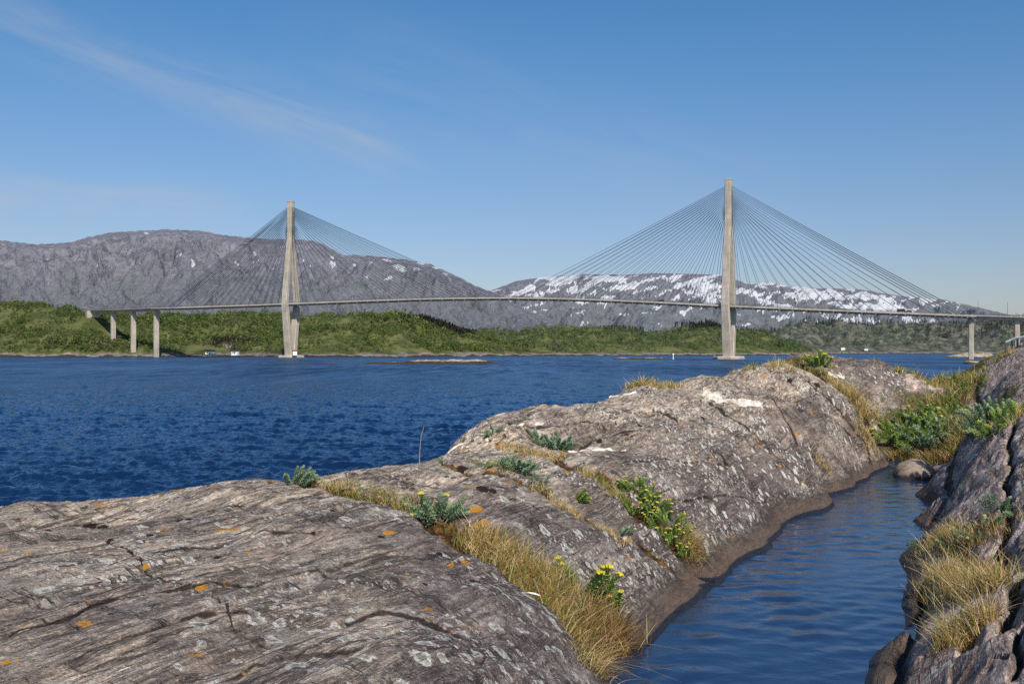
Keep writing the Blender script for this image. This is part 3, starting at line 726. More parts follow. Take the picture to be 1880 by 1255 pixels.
def snow_right(px, py, Z, X, D):
    sl = py - 0.28 * (px - 1300) * np.where(px > 1330, 0.55, -0.75)
    s = 0.75 * fbm(px / 70, sl / 15, 141, 5, 2.1, 0.62) + 0.45 * fbm(px / 24, (py + px * 0.35) / 9, 151, 4, 2.1, 0.62) + 0.10 * fbm(px / 7, py / 4, 161, 3)
    crest = interp(px, SKY_R)
    low = py - crest
    amt = np.interp(low, [0, 6, 14, 34, 52, 78], [0.08, 0.28, 0.34, 0.25, 0.10, -0.18])
    amt = amt + np.interp(px, [900, 950, 1040, 1130, 1160, 1240, 1330, 1400, 1600, 1700, 1790], [-0.10, 0.0, 0.10, 0.02, -0.12, 0.10, 0.0, 0.06, 0.08, -0.02, -0.35])
    return sstep(-0.10, 0.20, s + amt - 0.30)


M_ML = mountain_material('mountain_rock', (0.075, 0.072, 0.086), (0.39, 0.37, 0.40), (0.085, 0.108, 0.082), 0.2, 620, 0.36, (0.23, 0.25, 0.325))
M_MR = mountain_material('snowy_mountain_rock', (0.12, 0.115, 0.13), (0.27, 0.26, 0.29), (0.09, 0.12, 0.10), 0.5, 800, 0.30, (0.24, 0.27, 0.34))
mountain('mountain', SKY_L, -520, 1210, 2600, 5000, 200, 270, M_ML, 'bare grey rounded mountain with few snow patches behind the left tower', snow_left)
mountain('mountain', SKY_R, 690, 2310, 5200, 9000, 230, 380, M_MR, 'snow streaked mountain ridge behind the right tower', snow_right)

# hills: ground sheets with trees
HILLS = {}


def hill_material(name, c1, c2, shore):
    t = NT(name)
    P = t.n('ShaderNodeTexCoord').outputs['Object']
    z = t.n('ShaderNodeSeparateXYZ', {0: P}).outputs[2]
    n = t.noise(P, 0.05, 7, 0.65); n2 = t.noise(t.mapping(P, scale=(1, 1, 3)), 0.22, 5, 0.7)
    c = t.mix(t.smooth(n, 0.4, 0.62), c1, c2)
    zz = t.math('ADD', z, t.math('MULTIPLY', t.math('SUBTRACT', n, 0.5), -shore * 3.0))
    rock = t.ramp(n2, [(0.35, (0.10, 0.08, 0.075)), (0.65, (0.33, 0.28, 0.25))])
    c = t.mix(t.smooth(zz, shore * 1.2, shore * 0.7), c, rock)
    c = t.mix(t.smooth(zz, shore * 0.42, shore * 0.28), c, (0.055, 0.038, 0.030))
    bump = t.n('ShaderNodeBump', {'Strength': 0.8, 'Distance': 3.0, 'Height': n2}).outputs[0]
    return t.out(t.n('ShaderNodeBsdfPrincipled', {'Base Color': c, 'Roughness': 0.95, 'Specular IOR Level': 0.1, 'Normal': bump}).outputs[0])


def hill(name, px0, px1, sky, shore, ridge, seed, rough, mat, label, treeh, nc_=420, nr_=130):
    def surf(px, t):
        ds = interp(px, shore); dd = interp(px, ridge)
        D = ds + (dd - ds) * t
        zr = HC + (HOR - interp(px, sky)) / F * dd - treeh * 0.75
        X = (px - CX) / F * D
        pr = np.where(t < 1, np.sin(np.clip(t, 0, 1) * math.pi / 2), 1 - (t - 1) * 0.8)
        z = zr * pr - 1.0 * (1 - np.clip(t * 6, 0, 1))
        z = z + fbm(X / 90, D / 90, seed, 4) * rough * np.clip(t * 3, 0.05, 1) * (np.clip(zr, 0, 40) / 40)
        z = z + np.abs(fbm(X / 22, D / 22, seed + 9, 4)) * 3.4 * (1 - np.clip(t * 5, 0, 1)) + 0.3
        return X, D, z
    pxs = np.linspace(px0, px1, nc_)[None, :]
    tt = np.concatenate([np.linspace(-0.08, 0.2, 40), np.linspace(0.2, 1.5, nr_)[1:]])[:, None]
    PXX = pxs + 0 * tt; TT = tt + 0 * pxs
    X, D, Z = surf(PXX, TT)
    Z = np.where(TT < 0, TT * 60, Z)
    V = np.stack([X.ravel(), D.ravel(), Z.ravel()], 1)
    i = np.arange(X.size).reshape(X.shape)
    q = np.stack([i[:-1, :-1], i[:-1, 1:], i[1:, 1:], i[1:, :-1]], -1).reshape(-1, 4)
    o = np_mesh(name, V, q, mat, smooth=True)
    tag(o, label, 'hill', kind='structure')
    return surf


M_HA = hill_material('hill_ground', (0.065, 0.082, 0.028), (0.145, 0.150, 0.060), 3.2)
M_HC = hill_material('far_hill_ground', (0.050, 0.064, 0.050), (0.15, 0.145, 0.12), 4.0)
surfA = hill('hills', -420, 1010, [(-420, 540), (0, 553), (60, 556), (110, 562), (165, 571), (200, 573), (300, 573), (500, 574), (620, 576), (735, 576), (780, 588), (850, 600), (900, 610), (960, 630), (1010, 645)],
             [(-420, 890), (0, 890), (600, 905), (700, 930), (850, 1010), (1010, 1080)], [(-420, 1150), (0, 1120), (110, 1040), (170, 1010), (210, 1060), (300, 1180), (500, 1250), (735, 1250), (1010, 1250)], 310, 12, M_HA, 'green wooded hill on the left shore under the bridge end', 10)
surfB = hill('hills', 760, 1500, [(760, 622), (850, 606), (950, 604), (1000, 598), (1100, 600), (1140, 597), (1190, 606), (1240, 603), (1300, 596), (1340, 598), (1400, 606), (1450, 620), (1500, 640)],
             [(760, 1060), (900, 1060), (1200, 1230), (1350, 1330), (1500, 1480)], [(760, 1500), (1000, 1650), (1300, 1700), (1500, 1800)], 340, 16, M_HA, 'low green hills on the far shore between the towers', 13)
surfC = hill('hills', 1330, 2350, [(1330, 632), (1400, 615), (1440, 609), (1490, 602), (1600, 600), (1700, 600), (1780, 594), (1880, 589), (2100, 580), (2350, 590)],
             [(1330, 1900), (1500, 2400), (1600, 2700), (2350, 2800)], [(1330, 2900), (1600, 3500), (2350, 3700)], 370, 45, M_HC, 'hazy dark wooded hills on the distant right shore', 9)


def canopy(name, pts, hgts, cols, mat, label, nleaf=36, conifer=False, leaf=0.20):
    """many small leaf faces through each crown, plus a thin trunk per tree; one mass of forest"""
    r = np.random.default_rng(len(pts))
    n = len(pts)
    if conifer:
        t = r.random((n, nleaf)) ** 0.7
        rr_ = (1 - t) * 0.24 * r.uniform(0.4, 1, (n, nleaf)); th = r.uniform(0, 6.283, (n, nleaf))
        loc = np.stack([rr_ * np.cos(th), rr_ * np.sin(th), 0.08 + 0.92 * t], -1)
    else:
        d = r.normal(size=(n, nleaf, 3)); d /= np.linalg.norm(d, axis=-1, keepdims=True)
        lump = 0.8 + 0.35 * np.sin(d[..., 0] * 5 + r.uniform(0, 6, (n, 1))) * np.cos(d[..., 1] * 4 + r.uniform(0, 6, (n, 1)))
        rad_ = r.uniform(0.55, 1.0, (n, nleaf)) * lump
        loc = d * rad_[..., None] * np.array([0.42, 0.42, 0.46]) + np.array([0, 0, 0.52])
    cen_ = pts[:, None, :] + loc * hgts[:, None, None]
    nn = loc - np.array([0, 0, 0.45]) + r.normal(0, 0.22, loc.shape); nn /= np.linalg.norm(nn, axis=-1, keepdims=True)
    a = np.cross(nn, r.normal(size=nn.shape)); a /= np.linalg.norm(a, axis=-1, keepdims=True); b = np.cross(nn, a)
    s = (leaf * hgts[:, None] * r.uniform(0.5, 1.1, (n, nleaf)))[..., None] * 0.5
    q = np.stack([cen_ - a * s, cen_ - b * s * 0.8, cen_ + a * s, cen_ + b * s * 0.8], 2).reshape(-1, 3)
    fc = np.arange(len(q)).reshape(-1, 4)
    c = cols[:, None, :] * r.uniform(0.75, 1.25, (n, nleaf, 1))
    cc = np.repeat(c.reshape(-1, 3), 4, axis=0)
    o = np_mesh(name, q, fc, mat, cols=cc)
    return tag(o, label, 'forest', kind='stuff')


M_FOL = leafy('distant_foliage', trans=0.18, rough=0.8)


def scatter(surf, px0, px1, t0, t1, n, seed, hrange, palette, clear=None):
    r = np.random.default_rng(seed)
    px = r.uniform(px0, px1, n); t = r.uniform(t0, t1, n)
    X, D, Z = surf(px, t)
    dens = fbm(X / 45, D / 45, seed % 50, 3)
    keep_ = (Z > 3.0 + 2.5 * r.random(n)) & (dens > -0.37 + 0.30 * (t < 0.12))
    if clear is not None: keep_ &= clear(px, t, X, D)
    X, D, Z, dens, px, t = X[keep_], D[keep_], Z[keep_], dens[keep_], px[keep_], t[keep_]
    h = r.uniform(*hrange, len(X)) * (0.9 + 0.9 * dens + 0.5 * fbm(X / 130, D / 130, 33, 2)) * np.where(r.random(len(X)) < 0.06, 1.45, 1.0) * np.clip(0.45 + t * 3, 0, 1)
    pal = np.array(palette); k = np.clip(((fbm(X / 30, D / 60, 37, 3) + 0.6) / 1.2 * len(pal) + r.normal(0, 1.3, len(X))).astype(int), 0, len(pal) - 1)
    return np.stack([X, D, Z - 0.3], 1), h, pal[k] * np.array([1.33, 1.28, 1.25]) * r.uniform(0.75, 1.25, (len(X), 1))


PAL = [(0.120, 0.150, 0.040), (0.085, 0.120, 0.026), (0.040, 0.066, 0.018), (0.070, 0.105, 0.024), (0.050, 0.078, 0.020), (0.110, 0.130, 0.045), (0.095, 0.098, 0.048)]
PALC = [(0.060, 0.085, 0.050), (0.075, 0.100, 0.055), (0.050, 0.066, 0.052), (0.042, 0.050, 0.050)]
deckzone = lambda px, t, X, D: ~((np.abs(px - (225 + (D - 930) * -0.5)) < 26) & (D < 990))
p_, h_, c_ = scatter(surfA, -400, 1000, 0.02, 1.06, 15000, 71, (4.0, 8.2), PAL)
canopy('forest', p_, h_, c_, M_FOL, 'bright green birch wood covering the hill on the left shore')
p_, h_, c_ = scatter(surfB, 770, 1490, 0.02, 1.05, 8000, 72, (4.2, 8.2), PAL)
canopy('forest', p_, h_, c_ * np.array([0.88, 0.94, 1.3]), M_FOL, 'green wood on the low hills between the towers', 26)  # crown colours shifted to blue, painting in the haze
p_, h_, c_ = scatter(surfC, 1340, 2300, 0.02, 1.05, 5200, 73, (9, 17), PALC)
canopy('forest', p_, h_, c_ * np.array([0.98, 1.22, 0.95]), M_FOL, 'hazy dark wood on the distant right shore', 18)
# conifer plantations, darker
r_ = np.random.default_rng(9)


def conifers(surf, px, t, n, sx, st, hr, label, col=(0.045, 0.044, 0.036)):
    a = r_.uniform(-1, 1, n); px_ = px[0] + (px[1] - px[0]) * (a + 1) / 2 + r_.normal(0, sx, n)
    t_ = t[0] + (t[1] - t[0]) * (a + 1) / 2 + r_.normal(0, st, n)
    X, D, Z = surf(px_, t_)
    canopy('conifer_wood', np.stack([X, D, Z - 0.3], 1), r_.uniform(*hr, n), np.array([col]) * r_.uniform(0.7, 1.4, (n, 1)), M_FOL, label, 22, True, 0.22)


conifers(surfA, (765, 868), (0.80, 0.58), 420, 5, 0.03, (8, 13), 'dark strip of spruce on the hill right of the left tower')
conifers(surfB, (1280, 1330), (0.85, 0.9), 300, 26, 0.06, (8, 14), 'dark clump of spruce on the hilltop beside the right tower')
conifers(surfA, (715, 745), (1.0, 1.0), 60, 8, 0.01, (6, 10), 'small row of spruce on the left hill crest')
conifers(surfB, (1090, 1180), (0.98, 0.97), 160, 10, 0.03, (7, 11), 'low dark spruce fringe on the hill crest between the towers')
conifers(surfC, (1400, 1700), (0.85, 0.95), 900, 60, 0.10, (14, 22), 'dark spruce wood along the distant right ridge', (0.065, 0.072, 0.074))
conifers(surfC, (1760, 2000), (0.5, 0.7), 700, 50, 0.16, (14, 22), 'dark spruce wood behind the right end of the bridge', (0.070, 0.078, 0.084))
conifers(surfA, (395, 445), (0.12, 0.16), 60, 14, 0.02, (6, 9), 'dark group of spruce above the boathouses on the left shore', (0.040, 0.034, 0.024))

# skerries
def skerry(name, px0, px1, py_base, hpx, seed, label, depth=26, light=0.55):
    d = HC * F / (py_base - HOR)
    pxs = np.linspace(px0, px1, 160)[None, :]; s = np.linspace(-1, 1, 44)[:, None]
    X = (pxs - CX) / F * d + 0 * s; Y = d + depth * 0.5 + s * depth * 0.5 + 0 * pxs
    u = (pxs - px0) / (px1 - px0)
    env = np.clip(np.minimum(u, 1 - u) * 5, 0, 1) ** 0.7 * (1 - np.abs(s) ** 2.5)
    Z = -0.6 + env * (hpx / F * d * (0.55 + 0.75 * np.clip(fbm(X / 14, Y / 30, seed, 3) + 0.35, 0, 1)) + 0.6) + fbm(X / 1.6, Y / 1.6, seed + 4, 3) * 0.35 * env
    V = np.stack([X.ravel(), Y.ravel(), Z.ravel()], 1)
    i = np.arange(X.size).reshape(X.shape)
    q = np.stack([i[:-1, :-1], i[:-1, 1:], i[1:, 1:], i[1:, :-1]], -1).reshape(-1, 4)
    o = np_mesh(name, V, q, M_SK, smooth=True)
    return tag(o, label, 'skerry', kind='structure')


def skerry_material():
    t = NT('skerry_rock'); P = t.n('ShaderNodeTexCoord').outputs['Object']
    z = t.n('ShaderNodeSeparateXYZ', {0: P}).outputs[2]
    n = t.noise(P, 0.5, 6, 0.7)
    c = t.ramp(n, [(0.35, (0.20, 0.16, 0.11)), (0.6, (0.46, 0.40, 0.30))])
    zz = t.math('ADD', z, t.math('MULTIPLY', t.math('SUBTRACT', n, 0.5), 0.9))
    c = t.mix(t.smooth(zz, 0.95, 0.62), c, (0.055, 0.036, 0.022))
    return t.out(t.n('ShaderNodeBsdfPrincipled', {'Base Color': c, 'Roughness': 0.9, 'Specular IOR Level': 0.1}).outputs[0])


M_SK = skerry_material()
skerry('skerry', 728, 910, 666, 7.5, 5, 'pale low rock islet with brown kelp edge in mid fjord', 20)
skerry('skerry', 625, 948, 668, 3.0, 8, 'long brown kelp reef around the pale islet', 12)
skerry('skerry', 1118, 1242, 659.5, 3.0, 12, 'thin dark reef left of the right tower foot', 12)
skerry('skerry', 1752, 1850, 656.5, 8.0, 15, 'pale rubble islet under the far right bridge pier', 30)
skerry('skerry', 1778, 1812, 668, 5.0, 19, 'small dark rock in the water beside the right bank', 8)
skerry('skerry', 545, 625, 669.0, 1.6, 22, 'sunken brown reef right of the left tower foot', 7)

# ================================================================== BRIDGE
def concrete_material():
    t = NT('weathered_concrete'); P = t.n('ShaderNodeTexCoord').outputs['Object']
    n = t.noise(t.mapping(P, scale=(1.6, 1.6, 0.07)), 0.6, 6, 0.65); n2 = t.noise(P, 0.12, 4, 0.6)
    z = t.n('ShaderNodeSeparateXYZ', {0: P}).outputs[2]
    lift = t.math('FRACT', t.math('DIVIDE', z, 4.0))
    line = t.math('LESS_THAN', lift, 0.07)
    c = t.ramp(t.math('ADD', t.math('MULTIPLY', n, 0.6), t.math('MULTIPLY', n2, 0.4)), [(0.36, (0.27, 0.235, 0.19)), (0.62, (0.50, 0.445, 0.37))])
    c = t.mix(t.math('MULTIPLY', line, 0.3), c, (0.2, 0.17, 0.14))
    return t.out(t.n('ShaderNodeBsdfPrincipled', {'Base Color': c, 'Roughness': 0.85, 'Specular IOR Level': 0.2}).outputs[0])


M_CON = concrete_material()
M_CABLE = simple('cable_sheath', (0.045, 0.060, 0.085), 0.5, 0.1, 0.2)
M_STEEL = simple('painted_steel', (0.10, 0.11, 0.12), 0.5, 0.15, 0.4)
M_RAILM = simple('galvanised_steel', (0.42, 0.42, 0.42), 0.4, 0.1, 2.0, 0.6)
M_ASPH = simple('asphalt', (0.05, 0.05, 0.052), 0.9, 0.2, 0.5)
M_WHITE = simple('white_paint', (0.78, 0.78, 0.76), 0.5, 0.05, 3.0)
M_RED = simple('red_paint', (0.42, 0.06, 0.04), 0.5, 0.1, 3.0)
M_SLATE = simple('dark_roofing', (0.07, 0.065, 0.065), 0.8, 0.2, 2.0)
M_TIMBER = simple('dark_timber', (0.035, 0.028, 0.024), 0.8, 0.25, 2.0)
M_GLASS = simple('dark_glass', (0.02, 0.025, 0.03), 0.12, 0.05, 3.0, 0.0, 0.5)
M_RUBBER = simple('rubber', (0.02, 0.02, 0.02), 0.8, 0.1, 3.0)

TL = np.array([(534 - CX) / F * 800, 800.0]); TR = np.array([(1338 - CX) / F * 640, 640.0])
AX = (TR - TL) / np.linalg.norm(TR - TL); TV = np.array([-AX[1], AX[0]])        # TV points away from the camera


def on_axis(px):
    """point of the bridge's centre line seen at photo column px"""
    k = (px - CX) / F
    t = (k * TL[1] - TL[0]) / (AX[0] - k * AX[1])
    return TL + AX * t


DECK = [(175, 569.5, 985), (208, 569.5, 940), (245, 568.5, 912), (287, 566.5, 882)]
DECK = [(p[0], p[1], np.array([(p[0] - CX) / F * p[2], p[2]])) for p in DECK]
for px, py in ((330, 565.5), (400, 563.3), (470, 561), (534, 558.5), (600, 556), (680, 553), (760, 550.3), (840, 548.6), (900, 548), (960, 548), (1040, 549.3), (1120, 552), (1200, 555.5), (1270, 559), (1338, 562.5), (1420, 566), (1500, 569.4), (1580, 572.6), (1660, 575.8), (1740, 579), (1792, 581), (1867, 583.5), (2000, 587), (2150, 590)):
    DECK.append((px, py, on_axis(px)))
DP = np.array([[q[0], q[1], HC + (HOR - p1) / F * q[1]] for (_, p1, q) in DECK])     # deck soffit-mid line
DPX = np.array([d[0] for d in DECK])
S_ = np.concatenate([[0], np.cumsum(np.hypot(*(DP[1:, :2] - DP[:-1, :2]).T))])


def deck_at_px(px):
    return np.array([np.interp(px, DPX, DP[:, k]) for k in range(3)])


bridge = empty('cable_stayed_bridge', (TL[0], TL[1], 0))
tag(bridge, 'long concrete cable stayed bridge with two tall towers across the fjord', 'bridge')
BL = Vector((TL[0], TL[1], 0))


def bpart(name, bm, mat, parent=None, smooth=False):
    """bridge part: geometry given in world coordinates"""
    for v in bm.verts: v.co -= BL
    return bm_obj(name, bm, mat, parent or bridge, smooth)


def sweep(bm, section, i0, i1, npts=None):
    ss = np.linspace(S_[i0], S_[i1], npts or 80); pts = np.stack([np.interp(ss, S_, DP[:, k]) for k in range(3)], 1)
    rings = []
    for i, p in enumerate(pts):
        d = pts[min(i + 1, len(pts) - 1)] - pts[max(i - 1, 0)]; d = d[:2] / np.linalg.norm(d[:2]); nrm = np.array([-d[1], d[0]])
        rings.append([(p[0] + nrm[0] * a, p[1] + nrm[1] * a, p[2] + b) for a, b in section])
    loft(bm, rings)


iM0, iM1 = 3, int(np.where(DPX == 1792)[0][0]); iE = len(DPX) - 1
main_sec = [(-5.9, 0.75), (-5.9, -0.35), (-3.6, -1.3), (3.6, -1.3), (5.9, -0.35), (5.9, 0.75)]
bm = bmesh.new(); sweep(bm, main_sec, iM0, iM1, 120); bpart('deck', bm, M_CON)
bm = bmesh.new(); sweep(bm, [(-5.4, 0.75), (5.4, 0.75), (5.4, 0.79), (-5.4, 0.79)], 0, iE, 140); bpart('road_surface', bm, M_ASPH)
app_sec = [(-5.7, 0.74), (-5.7, 0.15), (-3.0, 0.0), (-2.6, -2.0), (2.6, -2.0), (3.0, 0.0), (5.7, 0.15), (5.7, 0.74)]
bm = bmesh.new(); sweep(bm, app_sec, 0, iM0, 20); bpart('approach_girder', bm, M_CON)
bm = bmesh.new(); sweep(bm, app_sec, iM1, iE, 20); bpart('approach_girder', bm, M_CON)
for sgn in (-1, 1):
    bm = bmesh.new()
    for zz in (1.25, 1.75):
        sweep(bm, [(sgn * 5.75 - 0.06, zz), (sgn * 5.75 + 0.06, zz), (sgn * 5.75 + 0.06, zz + 0.10), (sgn * 5.75 - 0.06, zz + 0.10)], 0, iE, 140)
    ss = np.arange(0, S_[-1], 6.0)
    for s in ss:
        p = np.array([np.interp(s, S_, DP[:, k]) for k in range(3)]); q = np.array([np.interp(s + 1, S_, DP[:, k]) for k in range(2)])
        d = (q - p[:2]); d /= np.linalg.norm(d) + 1e-9
        box(bm, (p[0] - d[1] * sgn * 5.75, p[1] + d[0] * sgn * 5.75, p[2] + 1.3), (0.15, 0.15, 1.1))
    bpart('railing', bm, M_STEEL)


def piece(cx, cy, w, t, z, ax, tv, ch=0.35):
    """chamfered rectangle: w along the bridge, t across it"""
    pts = []
    for a, b in ((-w / 2 + ch, -t / 2), (w / 2 - ch, -t / 2), (w / 2, -t / 2 + ch), (w / 2, t / 2 - ch), (w / 2 - ch, t / 2), (-w / 2 + ch, t / 2), (-w / 2, t / 2 - ch), (-w / 2, -t / 2 + ch)):
        pts.append((cx + ax[0] * a + tv[0] * b, cy + ax[1] * a + tv[1] * b, z))
    return pts


def make_tower(c, d, top_px, deckz, skew, mirror):
    Ht = HC + (HOR - top_px) / F * d
    t2 = np.array([math.sin(skew), math.cos(skew)]); a2 = np.array([math.cos(skew), -math.sin(skew)])
    tw = empty('tower', (c[0] - TL[0], c[1] - TL[1], 0)); tw.parent = bridge
    BLt = Vector((c[0], c[1], 0))

    def tp(name, bm, par=tw):
        for v in bm.verts: v.co -= BLt
        return bm_obj(name, bm, M_CON, par)

    def off(z):
        return float(np.interp(z, [0, deckz, Ht * 0.80, Ht], [1.9, 8.2, 1.36, 1.36]))
    for s in (-1, 1):
        bm = bmesh.new(); rings = []
        for z in [1.8] + list(np.linspace(4, Ht - 0.2, 26)):
            w = np.interp(z, [0, deckz, Ht], [6.8, 5.3, 4.3]) - (0.08 if s > 0 else 0); th = np.interp(z, [0, deckz, Ht * 0.8, Ht], [4.6, 3.6, 2.7, 2.7])
            rings.append(piece(c[0] + t2[0] * s * off(z), c[1] + t2[1] * s * off(z), w, th, z, a2, t2))
        loft(bm, rings); tp('leg', bm)
    bm = bmesh.new()
    loft(bm, [piece(c[0], c[1], 4.6, 5.8, z, a2, t2, 0.3) for z in (Ht - 0.19, Ht + 0.7)]); tp('cap', bm)
    bm = bmesh.new()
    rings = []
    for z, k in ((-3, 1.0), (1.3, 1.0), (1.3, 0.985), (2.0, 0.95)):
        rings.append(piece(c[0], c[1], 19.0 * k, 22.0 * k, z, a2, t2, 5.0))
    loft(bm, rings); tp('plinth', bm)
    return Ht, t2


dzL = deck_at_px(534)[2]; dzR = deck_at_px(1338)[2]
HtL, tvL = make_tower(TL, 800, 371, dzL, R(24), 1)
HtR, tvR = make_tower(TR, 640, 331, dzR, R(30), -1)

# piers
for px, pyb, nm in ((208, 637, 0), (245, 654, 0), (287, 655, 0), (1783, 652, 1), (1867, 640, 1)):
    p = deck_at_px(px); zb = HC + (HOR - pyb) / F * p[1] - 2.5
    sg = np.array([np.interp(px + 3, DPX, DP[:, k]) - np.interp(px - 3, DPX, DP[:, k]) for k in range(2)]); sg /= np.linalg.norm(sg)
    tv_ = np.array([-sg[1], sg[0]])
    bm = bmesh.new()
    ztop = p[2] - (2.0 if px not in (287, 1783) else 1.3)
    loft(bm, [piece(p[0], p[1], 2.9, 4.6, z, sg, tv_, 0.4) for z in np.linspace(zb, ztop, 6)])
    bpart('pier', bm, M_CON)
p = DP[0]
bm = bmesh.new(); box(bm, (p[0] - 4, p[1] + 3, p[2] - 5.3), (9, 13, 10), math.atan2(AX[1], AX[0]) - 0.5); bpart('abutment', bm, M_CON)

# stay cables: two planes, four fans of twenty; most of the left tower's are one piece
fr_main = np.linspace(0.06, 0.985, 20)
fr_side = np.concatenate([np.linspace(0.06, 0.86, 15), [0.91, 0.935, 0.96, 0.98, 1.0]])
mass = bmesh.new()
for tc, Ht, tv_, pxt, fans in ((TL, HtL, tvL, 534, ((297, fr_side), (930, fr_main))), (TR, HtR, tvR, 1338, ((935, fr_main), (1786, fr_side)))):
    for pxe, frs in fans:
        a = on_axis(pxe) if pxe != 297 else deck_at_px(297)[:2]
        for sgn in (-1, 1):
            for k, fr_ in enumerate(frs):
                q = tc + (a - tc) * fr_
                px_ = CX + F * q[0] / q[1]; dk = deck_at_px(px_)
                zt = Ht * (0.80 + 0.165 * (k / 19.0) ** 0.9)
                off_ = 1.4
                dirn = 1 if np.dot(q - tc, AX) > 0 else -1
                top = (tc[0] + tv_[0] * sgn * off_ + AX[0] * dirn * 2.4, tc[1] + tv_[1] * sgn * off_ + AX[1] * dirn * 2.4, zt)
                bot = (dk[0] + TV[0] * sgn * 5.5, dk[1] + TV[1] * sgn * 5.5, dk[2] - 0.2)
                far_plane = tc is TL and (sgn > 0 or pxe == 297)
                bm = mass if far_plane else bmesh.new()
                P0 = Vector(top); P1 = Vector(bot)
                pts = [P0.lerp(P1, s) + Vector((0, 0, -1)) * (4 * s * (1 - s) * (P1 - P0).length * 0.0035) for s in np.linspace(0, 1, 7)]
                tube(bm, pts, 0.17 if tc is TL else 0.13, 5)
                if far_plane: continue
                cb = bpart('cable', bm, M_CABLE)
                bm = bmesh.new()
                box(bm, (dk[0] + TV[0] * sgn * 5.5, dk[1] + TV[1] * sgn * 5.5, dk[2] - 0.95), (1.0, 0.9, 1.3), math.atan2(AX[1], AX[0]))
                bpart('anchor', bm, M_STEEL, cb)


fp = bpart('cable', mass, M_CABLE); fp['kind'] = 'stuff'


def road_pt(px, lane, dz=0.80):
    p = deck_at_px(px); return (p[0] + TV[0] * lane, p[1] + TV[1] * lane, p[2] + dz)


road_ang = math.atan2(AX[1], AX[0])
# vehicles on the deck
def car_bm(L, W, Hh, cab):
    bm = bmesh.new()
    prof = [(-L / 2, 0.35), (-L / 2, 0.85), (-L / 2 + 0.15, 0.95), (-L / 2 + cab[0], 1.0), (-L / 2 + cab[1], Hh), (L / 2 - cab[2], Hh), (L / 2 - cab[3], 1.0), (L / 2 - 0.1, 0.85), (L / 2, 0.7), (L / 2, 0.35)]
    loft(bm, [[(x, y * (1 if z < 1.1 else 0.86), z) for x, z in prof] for y in (-W / 2, W / 2)])
    bmesh.ops.recalc_face_normals(bm, faces=bm.faces)
    return bm


def make_vehicle(name, label, px, lane, col, L=4.4, W=1.8, Hh=1.5, cab=(0.9, 1.5, 0.5, 0.15), rz=0):
    e_ = empty(name, road_pt(px, lane), road_ang + rz)
    tag(e_, label, 'car' if L < 5.5 else 'truck', 'vehicles crossing the bridge')
    bm_obj('body', car_bm(L, W, Hh, cab), simple(name + '_paint', col, 0.35, 0.05), e_)
    for s in (-1, 1):
        bm = bmesh.new()
        zc = (1.05 + Hh) / 2
        box(bm, ((-L / 2 + cab[1] + L / 2 - cab[2]) / 2, s * (W / 2 * 0.92 + 0.02), zc), (L - cab[1] - cab[2] - 0.3, 0.03, (Hh - 1.05) * 0.7))
        bm_obj('side_window', bm, M_GLASS, e_)
        for xx in (-L * 0.31, L * 0.31):
            bm = bmesh.new(); bmesh.ops.create_cone(bm, cap_ends=True, segments=14, radius1=0.34, radius2=0.34, depth=0.24, matrix=Matrix.Translation((xx, s * (W / 2 - 0.02), 0.34)) @ Matrix.Rotation(R(90), 4, 'X'))
            bm_obj('wheel', bm, M_RUBBER, e_)
    return e_


make_vehicle('car', 'dark car on the deck just left of the right tower', 1216, -2.6, (0.02, 0.02, 0.025))
make_vehicle('car', 'dark car leading the pair on the deck right of the right tower', 1668, -2.6, (0.03, 0.03, 0.035))
make_vehicle('van', 'long dark van following on the deck right of the right tower', 1655, -2.6, (0.025, 0.028, 0.03), 5.4, 2.0, 2.2, (0.1, 0.3, 0.9, 0.3))

# lamp posts
lamp0 = None
for px, h_, lab in ((1795, 8.5, 'slim lamp post on the deck above the right anchor pier'), (1849, 8.5, 'slim lamp post near the right picture edge on the deck'), (1430, 5.0, 'short mast on the deck right of the right tower')):
    r0 = empty('lamp_post', road_pt(px, -5.2, 0.76), road_ang)
    tag(r0, lab, 'lamp post', 'lamp posts on the bridge deck')
    bm = bmesh.new(); tube(bm, [(0, 0, 0), (0, 0, h_)], 0.14, 6, 0.09); bm_obj('pole', bm, M_STEEL, r0)
    bm = bmesh.new(); tube(bm, [(0, 0, h_ - 0.05), (0, 0.6, h_ + 0.12), (0, 1.3, h_ + 0.15)], 0.07, 6); bm_obj('arm', bm, M_STEEL, r0)
    bm = bmesh.new(); box(bm, (0, 1.75, h_ + 0.12), (0.35, 0.85, 0.16)); bm_obj('lamp_head', bm, M_STEEL, r0, bevel=0.03)

# things on the shores
def sea_pt(px, d, z): return ((px - CX) / F * d, d, z)


